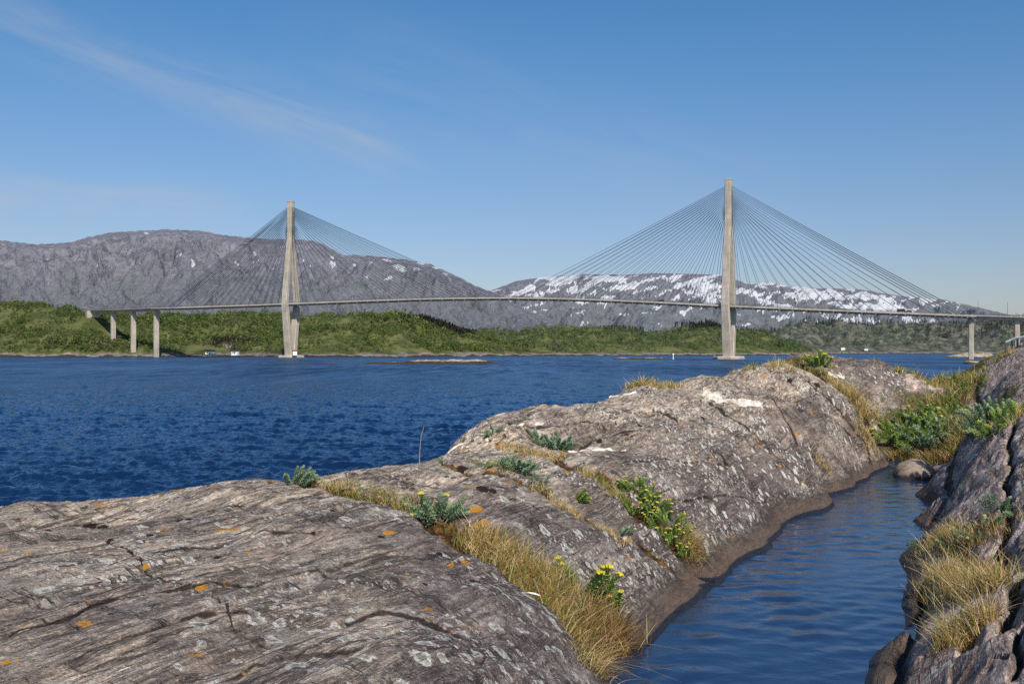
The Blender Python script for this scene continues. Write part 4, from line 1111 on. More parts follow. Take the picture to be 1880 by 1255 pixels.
def house(px, d, z, w, l, h_, label, cat='house', rz=0.2, walls=None, roof=None):
    e_ = empty('house' if cat == 'house' else 'boathouse', sea_pt(px, d, z), rz); tag(e_, label, cat)
    bm = bmesh.new()
    rf = h_ * 0.42
    loft(bm, [[(x, -w / 2, -1.5), (x, w / 2, -1.5), (x, w / 2, h_), (x, 0, h_ + rf), (x, -w / 2, h_)] for x in (-l / 2, l / 2)])
    bmesh.ops.recalc_face_normals(bm, faces=bm.faces)
    bm_obj('wall', bm, walls or M_WHITE, e_)
    bm = bmesh.new()
    for s in (-1, 1):
        a = math.atan2(rf, w / 2)
        n_ = Vector((0, s * math.sin(a), math.cos(a)))
        e0 = Vector((0, s * (w / 2 + 0.35), h_ - 0.35 * math.tan(a))) + n_ * 0.03; e1 = Vector((0, s * 0.02, h_ + rf)) + n_ * 0.03
        loft(bm, [[e0 + Vector((x, 0, 0)), e1 + Vector((x, 0, 0)), e1 + n_ * 0.18 + Vector((x, 0, 0)), e0 + n_ * 0.18 + Vector((x, 0, 0))] for x in (-l / 2 - 0.3, l / 2 + 0.3)])
    bmesh.ops.recalc_face_normals(bm, faces=bm.faces)
    bm_obj('roof', bm, roof or M_SLATE, e_)
    for xx in (-l * 0.28, l * 0.22):
        bm = bmesh.new(); box(bm, (xx, -w / 2 - 0.03, h_ * 0.55), (l * 0.13, 0.08, h_ * 0.32)); bm_obj('window', bm, M_GLASS, e_)
    bm = bmesh.new(); box(bm, (0, -w / 2 - 0.03, h_ * 0.36), (1.0, 0.08, 2.1)); bm_obj('door', bm, M_TIMBER, e_)
    return e_


dsh = 890
house(386, dsh - 9, 2.65, 5.0, 8.5, 2.8, 'white boathouse on the dark quay between piers and left tower', 'boathouse', 0.15)
house(432, dsh + 6, 3.0, 5, 6.5, 2.4, 'small white cabin on the shore left of the left tower', 'house', -0.1)
house(418, dsh + 45, 10.5, 5, 9, 2.2, 'grey cabin among the trees above the boathouses', 'house', 0.1, simple('grey_cladding', (0.30, 0.29, 0.27), 0.8), M_SLATE)
house(1546, 2440, 11, 9, 12, 5.5, 'pale farmhouse on the distant right shore', 'house', 0.3, simple('cream_cladding', (0.75, 0.70, 0.52), 0.7))
house(1590, 2700, 10, 8, 10, 4.5, 'small white house on the distant shore right of the farmhouse', 'house', -0.2)
# quay
q = empty('quay', sea_pt(369, dsh - 10, 0), 0.04); tag(q, 'dark timber quay on the left shore beside the white boathouse', 'quay')
bm = bmesh.new(); box(bm, (0, 0, 2.4), (26, 7, 0.5)); bm_obj('platform', bm, M_TIMBER, q)
for i in range(6):
    bm = bmesh.new(); tube(bm, [(-12 + i * 4.8, -3.2, -2), (-12 + i * 4.8, -3.2, 2.2)], 0.3, 6); bm_obj('pile', bm, M_TIMBER, q)
# sign hut on the left tower's plinth
hp = at(541, 650, 787)
e_ = empty('marker_hut', (hp[0], hp[1], 2.0), 0.4); tag(e_, 'small white hut with red band on the left tower plinth', 'hut')
bm = bmesh.new(); box(bm, (0, 0, 1.6), (3.4, 3.0, 3.2)); bm_obj('wall', bm, M_WHITE, e_)
bm = bmesh.new(); box(bm, (0, 0, 3.75), (3.44, 3.04, 1.0)); bm_obj('band', bm, M_RED, e_)
bm = bmesh.new(); box(bm, (0, 0, 4.45), (3.8, 3.4, 0.36), 0, 0.8); bm_obj('roof', bm, M_SLATE, e_)
# sea mark on the thin reef
e_ = empty('sea_mark', sea_pt(1236, 612, 0.4)); tag(e_, 'small white sea mark on the thin dark reef', 'sea mark')
bm = bmesh.new(); tube(bm, [(0, 0, -0.5), (0, 0, 2.6)], 0.35, 8, 0.22); bm_obj('post', bm, M_WHITE, e_)
bm = bmesh.new(); bmesh.ops.create_cone(bm, cap_ends=True, segments=10, radius1=0.75, radius2=0.1, depth=1.1, matrix=Matrix.Translation((0, 0, 3.1))); bm_obj('topmark', bm, M_WHITE, e_)

# guard rail along the top of the right bank
gr = [hit(px, py) for px, py in ((1848, 646), (1858, 642), (1868, 638), (1880, 635))] + [hit(1880, 636) + np.array([2.0, -0.4])]
e_ = empty('guard_rail', (gr[0][0], gr[0][1], ground(*gr[0]))); tag(e_, 'low white guard rail on dark posts atop the right bank', 'guard rail')
bm = bmesh.new(); b0 = Vector(e_.location)
tube(bm, [Vector((p[0], p[1], ground(*p) + 0.24)) - b0 for p in gr], 0.035, 6); bm_obj('rail', bm, M_WHITE, e_)
for p in gr:
    bm = bmesh.new(); g0 = Vector((p[0], p[1], ground(*p))) - b0
    tube(bm, [g0 - Vector((0, 0, 0.15)), g0 + Vector((0, 0, 0.21))], 0.025, 6); bm_obj('post', bm, M_STEEL, e_)

# ================================================================== QUARTZ, BOULDERS
def quartz_material():
    t = NT('white_quartz'); P = t.n('ShaderNodeTexCoord').outputs['Object']
    n = t.noise(P, 9, 6, 0.7); n2 = t.noise(P, 2.5, 4, 0.6)
    c = t.ramp(n, [(0.36, (0.20, 0.16, 0.12)), (0.43, (0.52, 0.45, 0.37)), (0.50, (0.64, 0.58, 0.50)), (0.62, (0.76, 0.72, 0.66))])
    c = t.mix(t.smooth(n2, 0.6, 0.68), c, (0.45, 0.33, 0.20))
    bump = t.n('ShaderNodeBump', {'Strength': 0.6, 'Distance': 0.04, 'Height': n}).outputs[0]
    return t.out(t.n('ShaderNodeBsdfPrincipled', {'Base Color': c, 'Roughness': 0.6, 'Specular IOR Level': 0.4, 'Normal': bump}).outputs[0])


M_QTZ = quartz_material()


def quartz(line, w0, w1, hgt, label, seed):
    P = [hit(*p) for p in line]; P = np.array(P)
    L = np.concatenate([[0], np.cumsum(np.hypot(*(P[1:] - P[:-1]).T))]); n_ = max(int(L[-1] / 0.03), 12)
    s = np.linspace(0, L[-1], n_); cx_ = np.interp(s, L, P[:, 0]); cy_ = np.interp(s, L, P[:, 1])
    tx = np.gradient(cx_); ty = np.gradient(cy_); ln = np.hypot(tx, ty); nx_, ny_ = -ty / ln, tx / ln
    m = 21; w = np.linspace(-1, 1, m)
    ww = (w0 + (w1 - w0) * s / L[-1]) * (1 + 0.55 * fbm(s * 2.3, s * 0 + seed, seed, 3)) * np.clip(np.minimum(s, L[-1] - s) / 0.18, 0.05, 1) ** 0.6
    X = cx_[:, None] + nx_[:, None] * ww[:, None] * w; Y = cy_[:, None] + ny_[:, None] * ww[:, None] * w
    g = rock_h(X, Y)
    lump = hgt * (1 - np.abs(w[None, :]) ** 3) * (0.82 + 1.4 * fbm(X * 4.5, Y * 4.5, seed + 3, 4)) - 0.4 * hgt * np.abs(w[None, :]) - 0.012
    Z = g + lump
    b0 = np.array([cx_[n_ // 2], cy_[n_ // 2], float(g[n_ // 2, m // 2])])
    V = np.stack([X.ravel(), Y.ravel(), Z.ravel()], 1) - b0
    i = np.arange(X.size).reshape(X.shape)
    q = np.stack([i[:-1, :-1], i[1:, :-1], i[1:, 1:], i[:-1, 1:]], -1).reshape(-1, 4)
    o = np_mesh('quartz_vein', V, q, M_QTZ, smooth=True); o.location = b0
    return tag(o, label, 'quartz', 'white quartz veins in the grey rock')


quartz([(1292, 716), (1310, 728), (1335, 737), (1370, 740), (1404, 740)], 0.20, 0.16, 0.055, 'largest white quartz band near the crest of the big hump', 3)
quartz([(1042, 829), (1070, 826), (1100, 825), (1125, 826), (1150, 827)], 0.12, 0.07, 0.032, 'pinkish white quartz lumps below the leafy plants on the nose of the hump', 5)
quartz([(925, 781), (960, 778), (1000, 776)], 0.04, 0.03, 0.025, 'thin white quartz seam on the top of the hump nose', 7)
quartz([(822, 832), (845, 815), (875, 797)], 0.06, 0.05, 0.03, 'pale quartz edge along the seaward nose of the hump', 9)
quartz([(1118, 727), (1145, 724), (1168, 722)], 0.07, 0.05, 0.03, 'short white quartz streak on the seaward crest', 11)
quartz([(1520, 686), (1535, 690), (1550, 690)], 0.14, 0.12, 0.04, 'small white quartz lumps under the grass before the far hump', 13)
quartz([(700, 861), (735, 858)], 0.05, 0.04, 0.02, 'small white quartz patch on the crest between two slabs', 15)


def boulder_material():
    t = NT('pool_boulder'); P = t.n('ShaderNodeTexCoord').outputs['Object']
    z = t.n('ShaderNodeSeparateXYZ', {0: P}).outputs[2]
    n = t.noise(P, 12, 6, 0.7)
    c = t.ramp(n, [(0.35, (0.17, 0.13, 0.105)), (0.65, (0.36, 0.29, 0.235))])
    c = t.mix(t.smooth(z, 0.10, 0.02), c, (0.07, 0.05, 0.04))
    bump = t.n('ShaderNodeBump', {'Strength': 0.4, 'Distance': 0.02, 'Height': n}).outputs[0]
    return t.out(t.n('ShaderNodeBsdfPrincipled', {'Base Color': c, 'Roughness': 0.75, 'Specular IOR Level': 0.25, 'Normal': bump}).outputs[0])


M_BLD = boulder_material()


def boulder(px, py, r, sx, sz, label, seed):
    p = (HC - POOL) * F / (py - HOR); x = (px - CX) / F * p
    bm = bmesh.new(); bmesh.ops.create_icosphere(bm, subdivisions=5, radius=r)
    for v in bm.verts:
        a = np.array([v.co.x]) / r; b = np.array([v.co.y]) / r
        k = 1 + 0.16 * float(fbm(a * 0.9 + seed, b * 0.9 + v.co.z / r * 0.7, seed, 3)[0])
        v.co *= k; v.co.x *= sx; v.co.z *= sz
    o = bm_obj('boulder', bm, M_BLD, smooth=True); o.location = (x, p + r * 0.6, POOL)
    return tag(o, label, 'boulder', 'boulders at the pool end')


boulder(1692, 878, 0.40, 1.0, 0.85, 'rounded brown boulder standing in the far end of the pool', 4)
boulder(1737, 872, 0.24, 1.1, 0.8, 'small brown stone beside the rounded boulder, against the right bank', 6)

# ================================================================== GRASS
M_GRASS = leafy('grass_blades', trans=0.35, rough=0.55)
STRAW = np.array([(0.80, 0.60, 0.28), (0.72, 0.50, 0.19), (0.90, 0.74, 0.42), (0.52, 0.31, 0.10)])
GREEN = np.array([(0.24, 0.30, 0.05), (0.16, 0.25, 0.04), (0.33, 0.33, 0.08)])
RUST = np.array([(0.30, 0.14, 0.045), (0.24, 0.11, 0.04), (0.38, 0.21, 0.08)])


def blades(x, y, z, L, col, lean, width, droop, seed):
    r = np.random.default_rng(seed); n = len(x)
    th = r.uniform(0, 2 * math.pi, n); out = r.uniform(0.05, 0.85, n)
    dx_ = np.cos(th) * out + lean[0]; dy_ = np.sin(th) * out + lean[1]
    ts = np.linspace(0, 1, 5)
    curve = r.uniform(0.2, 1.0, n) * droop
    hx = x[:, None] + L[:, None] * dx_[:, None] * (ts + curve[:, None] * ts ** 2)
    hy = y[:, None] + L[:, None] * dy_[:, None] * (ts + curve[:, None] * ts ** 2)
    hz = z[:, None] + L[:, None] * (ts * (1 - 0.25 * out[:, None]) - curve[:, None] * 0.55 * ts ** 2.4)
    wa = r.uniform(0, math.pi, n); sx = np.cos(wa)[:, None] * width * 0.5; sy = np.sin(wa)[:, None] * width * 0.5
    wt = (1 - ts ** 1.8 * 0.9)[None, :]
    a = np.stack([hx - sx * wt, hy - sy * wt, hz], -1); b = np.stack([hx + sx * wt, hy + sy * wt, hz], -1)
    V = np.stack([a, b], 2).reshape(n, 10, 3)
    base = (np.arange(n) * 10)[:, None]
    f = np.concatenate([np.stack([base + 2 * k, base + 2 * k + 1, base + 2 * k + 3, base + 2 * k + 2], -1).reshape(-1, 4) for k in range(4)])
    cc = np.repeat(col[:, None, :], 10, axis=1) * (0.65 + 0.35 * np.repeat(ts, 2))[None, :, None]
    return V.reshape(-1, 3), f, cc.reshape(-1, 3)


def grass(line, w0, w1, n, L0, L1, straw, label, lean=(0, 0), droop=0.6, rust=0.0, width=0.006, seed=None):
    P = np.array([hit(*p) for p in line]); seed = seed or int(abs(line[0][0] * 3 + line[0][1]))
    r = np.random.default_rng(seed)
    L_ = np.concatenate([[0], np.cumsum(np.hypot(*(P[1:] - P[:-1]).T))])
    # blades stand in tussocks
    ncl = max(int(n / 26), 6); sc = r.uniform(0, L_[-1], ncl)
    k = r.integers(0, ncl, n); s = np.clip(sc[k] + r.normal(0, 0.06, n), 0, L_[-1])
    tw = s / L_[-1]; w = w0 + (w1 - w0) * tw
    ox = r.normal(0, 1, ncl)[k] * w * 0.5 + r.normal(0, 0.045, n); oy = r.normal(0, 1, ncl)[k] * w * 0.5 + r.normal(0, 0.045, n)
    x = np.interp(s, L_, P[:, 0]) + ox; y = np.interp(s, L_, P[:, 1]) + oy
    z = rock_h(x, y) - 0.015
    ok = z > POOL - 0.05
    x, y, z, k, tw = x[ok], y[ok], z[ok], k[ok], tw[ok]; n = len(x)
    cl = r.uniform(0.6, 1.2, ncl)[k]
    L = (L0 + (L1 - L0) * tw) * cl * np.where(r.random(n) < 0.04, r.uniform(1.1, 1.6, n), r.uniform(0.4, 1.1, n))
    isst = r.random(n) < np.clip(straw + r.normal(0, 0.22, ncl)[k], 0.03, 0.97)
    col = np.where(isst[:, None], STRAW[r.integers(0, len(STRAW), n)], GREEN[r.integers(0, len(GREEN), n)])
    isr = r.random(n) < rust * tw ** 2
    col = np.where(isr[:, None], RUST[r.integers(0, len(RUST), n)], col) * r.uniform(0.7, 1.25, (n, 1))
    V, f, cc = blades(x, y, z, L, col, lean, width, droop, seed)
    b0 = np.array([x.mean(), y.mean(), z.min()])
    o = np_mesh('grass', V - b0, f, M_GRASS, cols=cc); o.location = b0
    return tag(o, label, 'grass', 'grass growing in the rock clefts', 'stuff')


grass([(575, 890), (640, 897), (700, 912), (760, 938), (790, 950)], 0.10, 0.14, 1500, 0.15, 0.15, 0.45, 'short green grass in the cleft right of the crest plant')
grass([(858, 988), (905, 1015), (950, 1055), (1000, 1100)], 0.13, 0.24, 2500, 0.20, 0.26, 0.80, 'straw coloured grass filling the upper part of the main cleft', (0.1, -0.05), 0.8)
grass([(990, 1085), (1040, 1120), (1090, 1160), (1150, 1215)], 0.25, 0.30, 3700, 0.26, 0.31, 0.72, 'long straw and green tussock at the lower end of the main cleft', (0.10, -0.06), 0.55, 0.8)
grass([(1060, 1205), (1110, 1215), (1160, 1208)], 0.14, 0.14, 800, 0.26, 0.26, 0.9, 'rusty dead grass hanging into the pool', (0.30, -0.25), 1.2, 1.3)
grass([(918, 822), (960, 830), (1000, 838), (1030, 845)], 0.14, 0.14, 1300, 0.14, 0.13, 0.85, 'dry grass patch on the nose of the big hump')
grass([(868, 848), (900, 855), (930, 866)], 0.06, 0.07, 450, 0.11, 0.12, 0.3, 'short green grass at the top of the second cleft')
grass([(985, 900), (1020, 922), (1055, 945)], 0.06, 0.06, 600, 0.14, 0.15, 0.9, 'dry grass along the middle of the second cleft')
grass([(1100, 970), (1130, 985), (1160, 1000)], 0.05, 0.05, 300, 0.10, 0.10, 0.95, 'thin dry grass low in the second cleft')
grass([(1065, 862), (1095, 880), (1120, 900), (1135, 915)], 0.08, 0.09, 900, 0.14, 0.19, 0.55, 'green and dry grass beside the yellow flowering plants')
grass([(1255, 975), (1265, 1000), (1272, 1020)], 0.06, 0.07, 700, 0.24, 0.26, 1.0, 'pale dry grass hanging right of the lower flowering plant', (0.3, -0.15), 1.5, 0.2)
grass([(1152, 712), (1185, 706), (1215, 706), (1245, 709)], 0.12, 0.16, 1300, 0.24, 0.18, 0.75, 'dry grass tuft on the seaward crest', width=0.010)
grass([(1352, 681), (1390, 676), (1430, 672), (1465, 674), (1500, 684), (1530, 700)], 0.28, 0.28, 2300, 0.18, 0.20, 0.50, 'green and brown grass cap along the highest crest of the hump', width=0.012)
grass([(1525, 700), (1550, 722), (1575, 745), (1600, 772)], 0.15, 0.25, 1500, 0.22, 0.50, 0.85, 'tall dry grass in the cleft between the hump and the far hump', width=0.011)
grass([(1575, 790), (1590, 805), (1602, 820)], 0.10, 0.10, 450, 0.28, 0.24, 0.85, 'small dry tuft above the pool head', width=0.010)
grass([(1495, 838), (1510, 852), (1520, 862)], 0.04, 0.05, 220, 0.18, 0.14, 0.9, 'tiny tuft in a crack above the far pool edge', width=0.009)
grass([(1645, 842), (1660, 838), (1700, 840), (1745, 838)], 0.20, 0.26, 1900, 0.34, 0.38, 0.72, 'reedy grass around the boulder at the pool head', (0, -0.05), 0.8, 0.3, width=0.012)
grass([(1740, 845), (1760, 815), (1755, 780)], 0.25, 0.25, 1500, 0.45, 0.38, 0.6, 'tall green grass against the right bank at the pool head', width=0.012)
grass([(1660, 800), (1700, 770), (1740, 740), (1755, 712)], 0.55, 0.8, 2400, 0.22, 0.34, 0.35, 'mixed grass among the herbs of the planted hollow', width=0.014)
grass([(1640, 686), (1690, 692), (1735, 696), (1775, 700)], 0.55, 0.6, 1800, 0.30, 0.30, 0.6, 'dry and green grass on the low ground behind the far hump', width=0.018)
grass([(1778, 775), (1810, 772), (1845, 770), (1875, 768)], 0.22, 0.22, 1600, 0.20, 0.24, 0.50, 'green grass on the high ledge of the right bank', width=0.011)
grass([(1700, 990), (1740, 985), (1790, 985), (1840, 985)], 0.16, 0.20, 2400, 0.13, 0.17, 0.75, 'short mossy grass on the middle ledge of the right bank', rust=0.5)
grass([(1715, 1062), (1750, 1078), (1790, 1085), (1835, 1075)], 0.16, 0.18, 2000, 0.30, 0.30, 0.9, 'long straw tuft on the lower ledge of the right bank', (-0.05, -0.05), 0.5)
grass([(1745, 1185), (1770, 1180), (1795, 1165), (1800, 1140)], 0.11, 0.11, 1300, 0.30, 0.30, 0.9, 'lowest straw tuft on the right bank', (-0.12, -0.05), 0.5)
grass([(1790, 672), (1815, 662), (1845, 652), (1870, 645)], 0.25, 0.25, 1000, 0.12, 0.13, 0.85, 'sparse dry grass along the top of the right bank', width=0.012)
grass([(1470, 660), (1500, 660), (1520, 668), (1535, 676)], 0.25, 0.25, 700, 0.16, 0.18, 0.6, 'grass around the flowering plant atop the far hump', width=0.013)

# ================================================================== ROSEROOT PLANTS
M_LEAF = leafy('blue_green_leaf', (0.25, 0.34, 0.205), 0.35, 0.5, 0.2)
M_LEAFG = leafy('bright_green_leaf', (0.25, 0.35, 0.095), 0.45, 0.5, 0.25)
M_FLOW = leafy('yellow_flower', (0.66, 0.54, 0.06), 0.25, 0.6, 0.2)


def stem_mesh(L, bend, nl, seed, mat):
    r = random.Random(seed)
    pts = [Vector((bend * s * s * L, 0, L * s * (1 - 0.25 * bend * s))) for s in [i / 6 for i in range(7)]]
    bm = bmesh.new(); tube(bm, pts, L * 0.018, 5, L * 0.010)
    for i in range(nl):
        s = 0.12 + 0.88 * i / (nl - 1); k = s * 6; j = min(int(k), 5); p = pts[j].lerp(pts[j + 1], k - j)
        d = (pts[j + 1] - pts[j]).normalized()
        a = i * 2.3999 + r.uniform(-0.3, 0.3)
        side = d.cross(Vector((0, 1, 0))).normalized(); fw = d.cross(side)
        rd = side * math.cos(a) + fw * math.sin(a)
        up = 0.25 + 0.75 * s ** 3
        ld = (rd * (1 - 0.45 * up) + d * up).normalized(); ll = L * 0.20 * r.uniform(0.8, 1.15) * (1 - 0.35 * s ** 6)
        wd = ld.cross(rd.cross(ld) + d * 0.01).normalized() if ld.cross(rd).length < 1e-3 else ld.cross(d).normalized()
        nn = wd.cross(ld).normalized()
        w = ll * 0.30
        q = [p, p + ld * ll * 0.55 + wd * w + nn * ll * 0.06, p + ld * ll, p + ld * ll * 0.55 - wd * w + nn * ll * 0.06, p + ld * ll * 0.55 - nn * ll * 0.07]
        vs = [bm.verts.new(v) for v in q]
        for f in ((0, 1, 4), (1, 2, 4), (2, 3, 4), (3, 0, 4)): bm.faces.new([vs[x] for x in f])
    me = bpy.data.meshes.new('stem'); bm.to_mesh(me); bm.free(); me.materials.append(mat)
    return me, pts[-1]


def head_mesh(L, seed):
    r = random.Random(seed); bm = bmesh.new()
    for i in range(16):
        t = math.acos(1 - r.random() * 0.9); a = i * 2.4
        p = Vector((math.sin(t) * math.cos(a), math.sin(t) * math.sin(a), math.cos(t) * 0.75)) * L * 0.095
        bmesh.ops.create_icosphere(bm, subdivisions=1, radius=L * 0.038 * r.uniform(0.8, 1.2), matrix=Matrix.Translation(p))
    me = bpy.data.meshes.new('flower_head'); bm.to_mesh(me); bm.free(); me.materials.append(M_FLOW)
    return me


STEMS = {m: [stem_mesh(0.25, 0.10 + 0.12 * k, 56, k + (50 if m else 0), M_LEAFG if m else M_LEAF) for k in range(5)] for m in (0, 1)}
HEADS = [head_mesh(0.25, 90 + k) for k in range(3)]


def plant(px, py, nst, hm, spread, label, flowers=0.0, green=0, lean=None, tilt=(0.25, 0.9), group='leafy plants in the rock clefts', cat='plant'):
    p = hit(px, py); z = ground(*p)
    r = random.Random(px * 7 + py)
    e_ = empty('roseroot_plant', (p[0], p[1], z - 0.01)); tag(e_, label, cat, group)
    for i in range(nst):
        me, tip = STEMS[green][r.randrange(5)]
        s = bpy.data.objects.new('stem', me); COL.objects.link(s); s.parent = e_
        a = r.uniform(0, 2 * math.pi) if lean is None else r.gauss(lean, 0.8)
        rr_ = spread * math.sqrt(r.random())
        ox, oy = rr_ * math.cos(a + r.uniform(-0.6, 0.6)), rr_ * math.sin(a + r.uniform(-0.6, 0.6))
        dz = ground(p[0] + ox, p[1] + oy) - z
        s.location = (ox, oy, max(min(dz, 0.10), -0.35))
        tl = r.uniform(*tilt) * (0.35 + 0.65 * rr_ / max(spread, 1e-3))
        s.rotation_euler = (0, tl, a)
        k = hm / 0.25 * r.uniform(0.75, 1.12); s.scale = (k, k, k)
        if r.random() < flowers:
            hd = bpy.data.objects.new('flower_head', HEADS[r.randrange(3)]); COL.objects.link(hd); hd.parent = s
            hd.location = tip
    return e_


plant(532, 886, 26, 0.19, 0.15, 'grey green succulent plant alone on the crest above the sea', 0, 0, 0.3, (0.3, 1.1))
plant(800, 954, 24, 0.24, 0.11, 'grey green plant with few yellow buds beside orange moss', 0.12, 0)
plant(952, 868, 20, 0.20, 0.10, 'grey green plant at the top of the second cleft')
plant(1018, 824, 22, 0.25, 0.15, 'larger grey green plant behind the dry grass on the hump nose')
plant(986, 808, 6, 0.18, 0.07, 'small grey green plant just left of the larger one on the hump nose')
plant(906, 796, 6, 0.16, 0.07, 'lone small grey plant at the seaward edge of the hump nose')
plant(988, 884, 6, 0.13, 0.08, 'low grey green plant in brown moss of the second cleft')
plant(1056, 914, 9, 0.15, 0.07, 'spreading green plant with few yellow heads in the second cleft', 0.3, 1, 0.2, (0.6, 1.2))
plant(1142, 984, 6, 0.14, 0.07, 'thin green sprigs low in the second cleft', 0, 0, 0.3, (0.5, 1.2))
plant(1172, 914, 60, 0.145, 0.25, 'upper of two dense plants covered in yellow flowers', 0.55, 1, None, (0.1, 0.5))
plant(1202, 930, 32, 0.145, 0.17, 'dense yellow flowering plant at the shoulder between the two clumps', 0.5, 1, None, (0.1, 0.5))
plant(1228, 977, 56, 0.15, 0.21, 'lower dense plant with yellow flowers above the dry hanging grass', 0.5, 1, None, (0.1, 0.6))
plant(1247, 1002, 16, 0.14, 0.12, 'lowest yellow flowering sprigs at the bottom of the flower clumps', 0.4, 1, None, (0.1, 0.6))
plant(1075, 1090, 7, 0.28, 0.12, 'yellow flowering sprigs rising behind the long straw tussock', 0.9, 1, None, (0.05, 0.35))
plant(1132, 1118, 5, 0.22, 0.08, 'two yellow heads at the right side of the straw tussock', 0.9, 1, None, (0.05, 0.4))
plant(812, 852, 3, 0.08, 0.03, 'tiny green sprig on the skyline by the nose of the hump', 0, 1)
plant(1640, 808, 24, 0.40, 0.30, 'yellow green plant at the foot of the far hump', 0.12, 1)
plant(1722, 808, 60, 0.46, 0.72, 'big dark blue green bed of plants in the planted hollow', 0.0, 0, None, (0.1, 0.5))
plant(1682, 815, 34, 0.40, 0.45, 'bright green leafy bush left of the blue green bed', 0.0, 1)
plant(1735, 780, 34, 0.46, 0.6, 'bright green herbs behind the blue green bed', 0.1, 1)
plant(1695, 785, 24, 0.42, 0.45, 'yellow tipped herbs below the far hump', 0.15, 1)
plant(1812, 776, 36, 0.36, 0.36, 'grey green plant with yellow tips on the high ledge of the right bank', 0.2, 0, None, (0.1, 0.5))
plant(1858, 774, 30, 0.34, 0.34, 'dark green plant at the right end of the high ledge', 0.0, 1)
plant(1838, 935, 7, 0.20, 0.08, 'small green plant growing from a crack in the right bank', 0, 0)
plant(1696, 1000, 4, 0.17, 0.05, 'green sprig leaning over the pool from the right bank', 0, 0, math.pi, (0.6, 1.2))
plant(1760, 985, 6, 0.13, 0.12, 'low green sprigs left on the middle ledge of the right bank', 0.1, 0)
plant(1805, 975, 8, 0.17, 0.14, 'green sprigs right on the middle ledge of the right bank', 0.1, 0)
plant(1503, 670, 20, 0.34, 0.22, 'yellow green plant standing on the skyline atop the far hump', 0.5, 1, None, (0.05, 0.5))

# tall dry stalk on the crest
p = hit(770, 852); z = ground(*p)
bm = bmesh.new(); tube(bm, [(0, 0, -0.02), (0.005, 0, 0.16), (0.02, 0, 0.32), (0.05, 0, 0.42)], 0.0035, 5, 0.002)
o = bm_obj('dry_stalk', bm, simple('dry_stalk', (0.42, 0.36, 0.26), 0.8)); o.location = (p[0], p[1], z)
tag(o, 'single tall dry stalk on the crest against the sea', 'stalk')

# white feather caught in the main cleft
p = hit(965, 1100); z = ground(*p) + 0.05
bm = bmesh.new()
for i in range(14):
    s = i / 13.0; wdt = 0.022 * math.sin(math.pi * (0.12 + 0.88 * (1 - s) * 0.9))
    for sg in (-1, 1):
        a = Vector((s * 0.13, 0, 0.006 * math.sin(s * 3))); b_ = a + Vector((0.016, sg * wdt, 0.008)); c_ = a + Vector((0.014, 0, 0))
        d_ = b_ + Vector((0.010, 0, 0))
        bm.faces.new([bm.verts.new(v) for v in (a, b_, d_, c_)])
fe = bm_obj('feather', bm, M_WHITE); fe.location = (p[0], p[1], z); fe.rotation_euler = (0.2, 0.1, -0.5); fe.scale = (0.75, 0.5, 0.75)
tag(fe, 'small white feather caught at the edge of the straw grass', 'feather')
bm = bmesh.new(); tube(bm, [(-0.04, 0, -0.004), (0.06, 0, 0.004), (0.15, 0, 0.0)], 0.0022, 5, 0.001); bm_obj('shaft', bm, M_WHITE, fe)

# ================================================================== SKY, SUN, CAMERA
SUN_EL, SUN_AZ = R(42), R(164)                    # azimuth measured from +Y towards +X
sun_dir = Vector((math.sin(SUN_AZ) * math.cos(SUN_EL), math.cos(SUN_AZ) * math.cos(SUN_EL), math.sin(SUN_EL)))
w = bpy.data.worlds.new('World'); scene.world = w; w.use_nodes = True
t = NT('', world=w)
sky = t.n('ShaderNodeTexSky'); sky.sky_type = 'NISHITA'; sky.sun_disc = False
sky.sun_elevation = SUN_EL; sky.sun_rotation = SUN_AZ; sky.air_density = 1.0; sky.dust_density = 0.6; sky.ozone_density = 3.2; sky.altitude = 0
D_ = t.n('ShaderNodeTexCoord').outputs['Generated']


def dirv(px, py):
    v = Vector(((px - CX) / F, 1, -(py - HOR) / F)); return v.normalized()


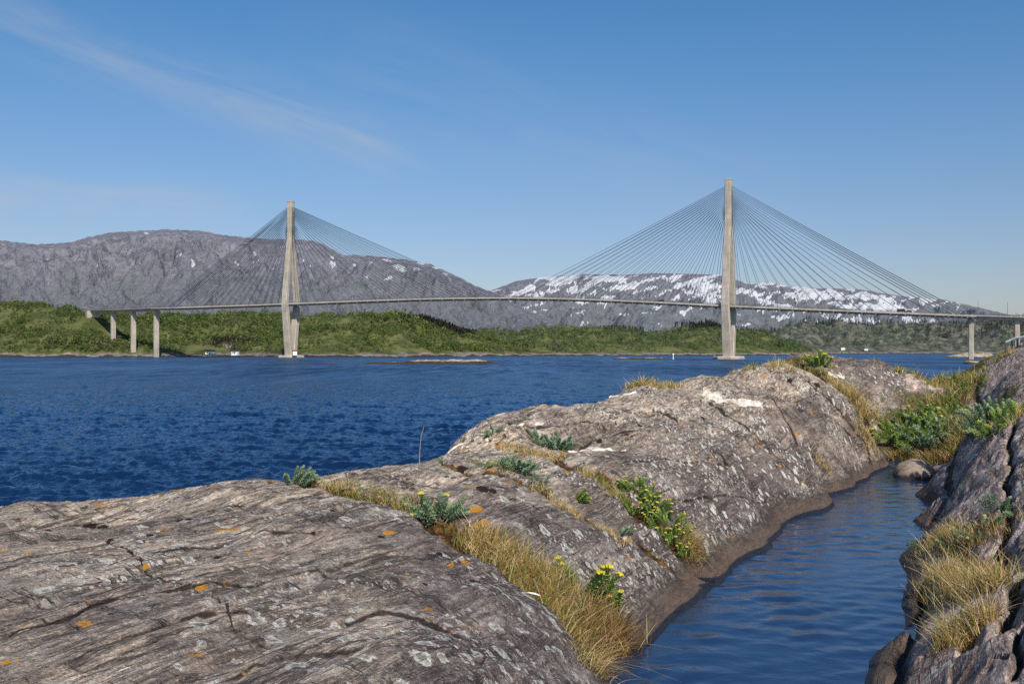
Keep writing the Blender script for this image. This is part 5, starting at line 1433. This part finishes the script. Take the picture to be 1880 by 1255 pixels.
def cirrus(a, b, width, amp, seed):
    va, vb = dirv(*a), dirv(*b); nrm = va.cross(vb).normalized(); mid = (va + vb).normalized(); along = nrm.cross(mid).normalized()
    dn = t.n('ShaderNodeVectorMath', {0: D_, 1: tuple(nrm)}, operation='DOT_PRODUCT').outputs['Value']
    al = t.n('ShaderNodeVectorMath', {0: D_, 1: tuple(along)}, operation='DOT_PRODUCT').outputs['Value']
    half = (vb - va).length / 2
    cv = t.n('ShaderNodeCombineXYZ', {0: t.math('MULTIPLY', al, 5.0), 1: t.math('MULTIPLY', dn, 26.0), 2: seed}).outputs[0]
    nz = t.noise(cv, 1.0, 6, 0.6, 0.4)
    dnw = t.math('ADD', dn, t.math('MULTIPLY', t.math('SUBTRACT', nz, 0.5), width * 1.6))
    g = t.math('POWER', 2.718, t.math('MULTIPLY', t.math('POWER', t.math('DIVIDE', t.math('ABSOLUTE', dnw), width), 2.0), -1.0))
    end = t.smooth(t.math('ABSOLUTE', al), half * 1.15, half * 0.55)
    return t.math('MULTIPLY', t.math('MULTIPLY', g, end), t.math('MULTIPLY', t.smooth(nz, 0.25, 0.75), amp))


cl = t.math('ADD', cirrus((-150, -30), (800, 330), 0.026, 0.42, 1.0), t.math('ADD', cirrus((-200, 360), (480, 410), 0.024, 0.40, 5.0), cirrus((500, 100), (1500, 420), 0.06, 0.12, 9.0)))
zen = t.smooth(t.n('ShaderNodeSeparateXYZ', {0: D_}).outputs[2], 0.0, 0.36)
hsv = t.n('ShaderNodeHueSaturation', {'Color': sky.outputs[0], 'Saturation': t.math('ADD', 1.03, t.math('MULTIPLY', zen, 0.22)), 'Value': t.math('ADD', 0.98, t.math('MULTIPLY', zen, 0.42))})
hz_ = t.mix(1.0, hsv.outputs[0], t.mix(zen, (1.00, 0.945, 1.05), (0.97, 1.0, 0.985)), 'MULTIPLY')
colr = t.mix(cl, hz_, (6.0, 6.2, 6.6))
bg = t.n('ShaderNodeBackground', {'Color': colr, 'Strength': 0.085})
t.n('ShaderNodeOutputWorld', {'Surface': bg.outputs[0]})

sl_ = bpy.data.lights.new('sun', 'SUN'); sl_.energy = 5.0; sl_.angle = R(0.53); sl_.color = (1.0, 0.92, 0.80)
so = bpy.data.objects.new('sun', sl_); COL.objects.link(so); so.rotation_euler = sun_dir.to_track_quat('Z', 'Y').to_euler()

cd = bpy.data.cameras.new('camera'); co = bpy.data.objects.new('camera', cd); COL.objects.link(co)
cd.sensor_width = 36.0; cd.lens = F / 1880 * 36.0; cd.shift_y = (HOR - 627.5) / 1880.0
co.location = (0, 0, HC); co.rotation_euler = (R(90), 0, 0); cd.clip_start = 0.1; cd.clip_end = 60000
scene.camera = co
scene.render.engine = 'CYCLES'
scene.cycles.max_bounces = 6; scene.cycles.diffuse_bounces = 3; scene.cycles.glossy_bounces = 3; scene.cycles.transparent_max_bounces = 4
scene.cycles.use_denoising = False; scene.cycles.sample_clamp_direct = 5; scene.cycles.sample_clamp_indirect = 3
scene.view_settings.view_transform = 'Standard'; scene.view_settings.look = 'None'
scene.view_settings.exposure = 0; scene.view_settings.gamma = 1
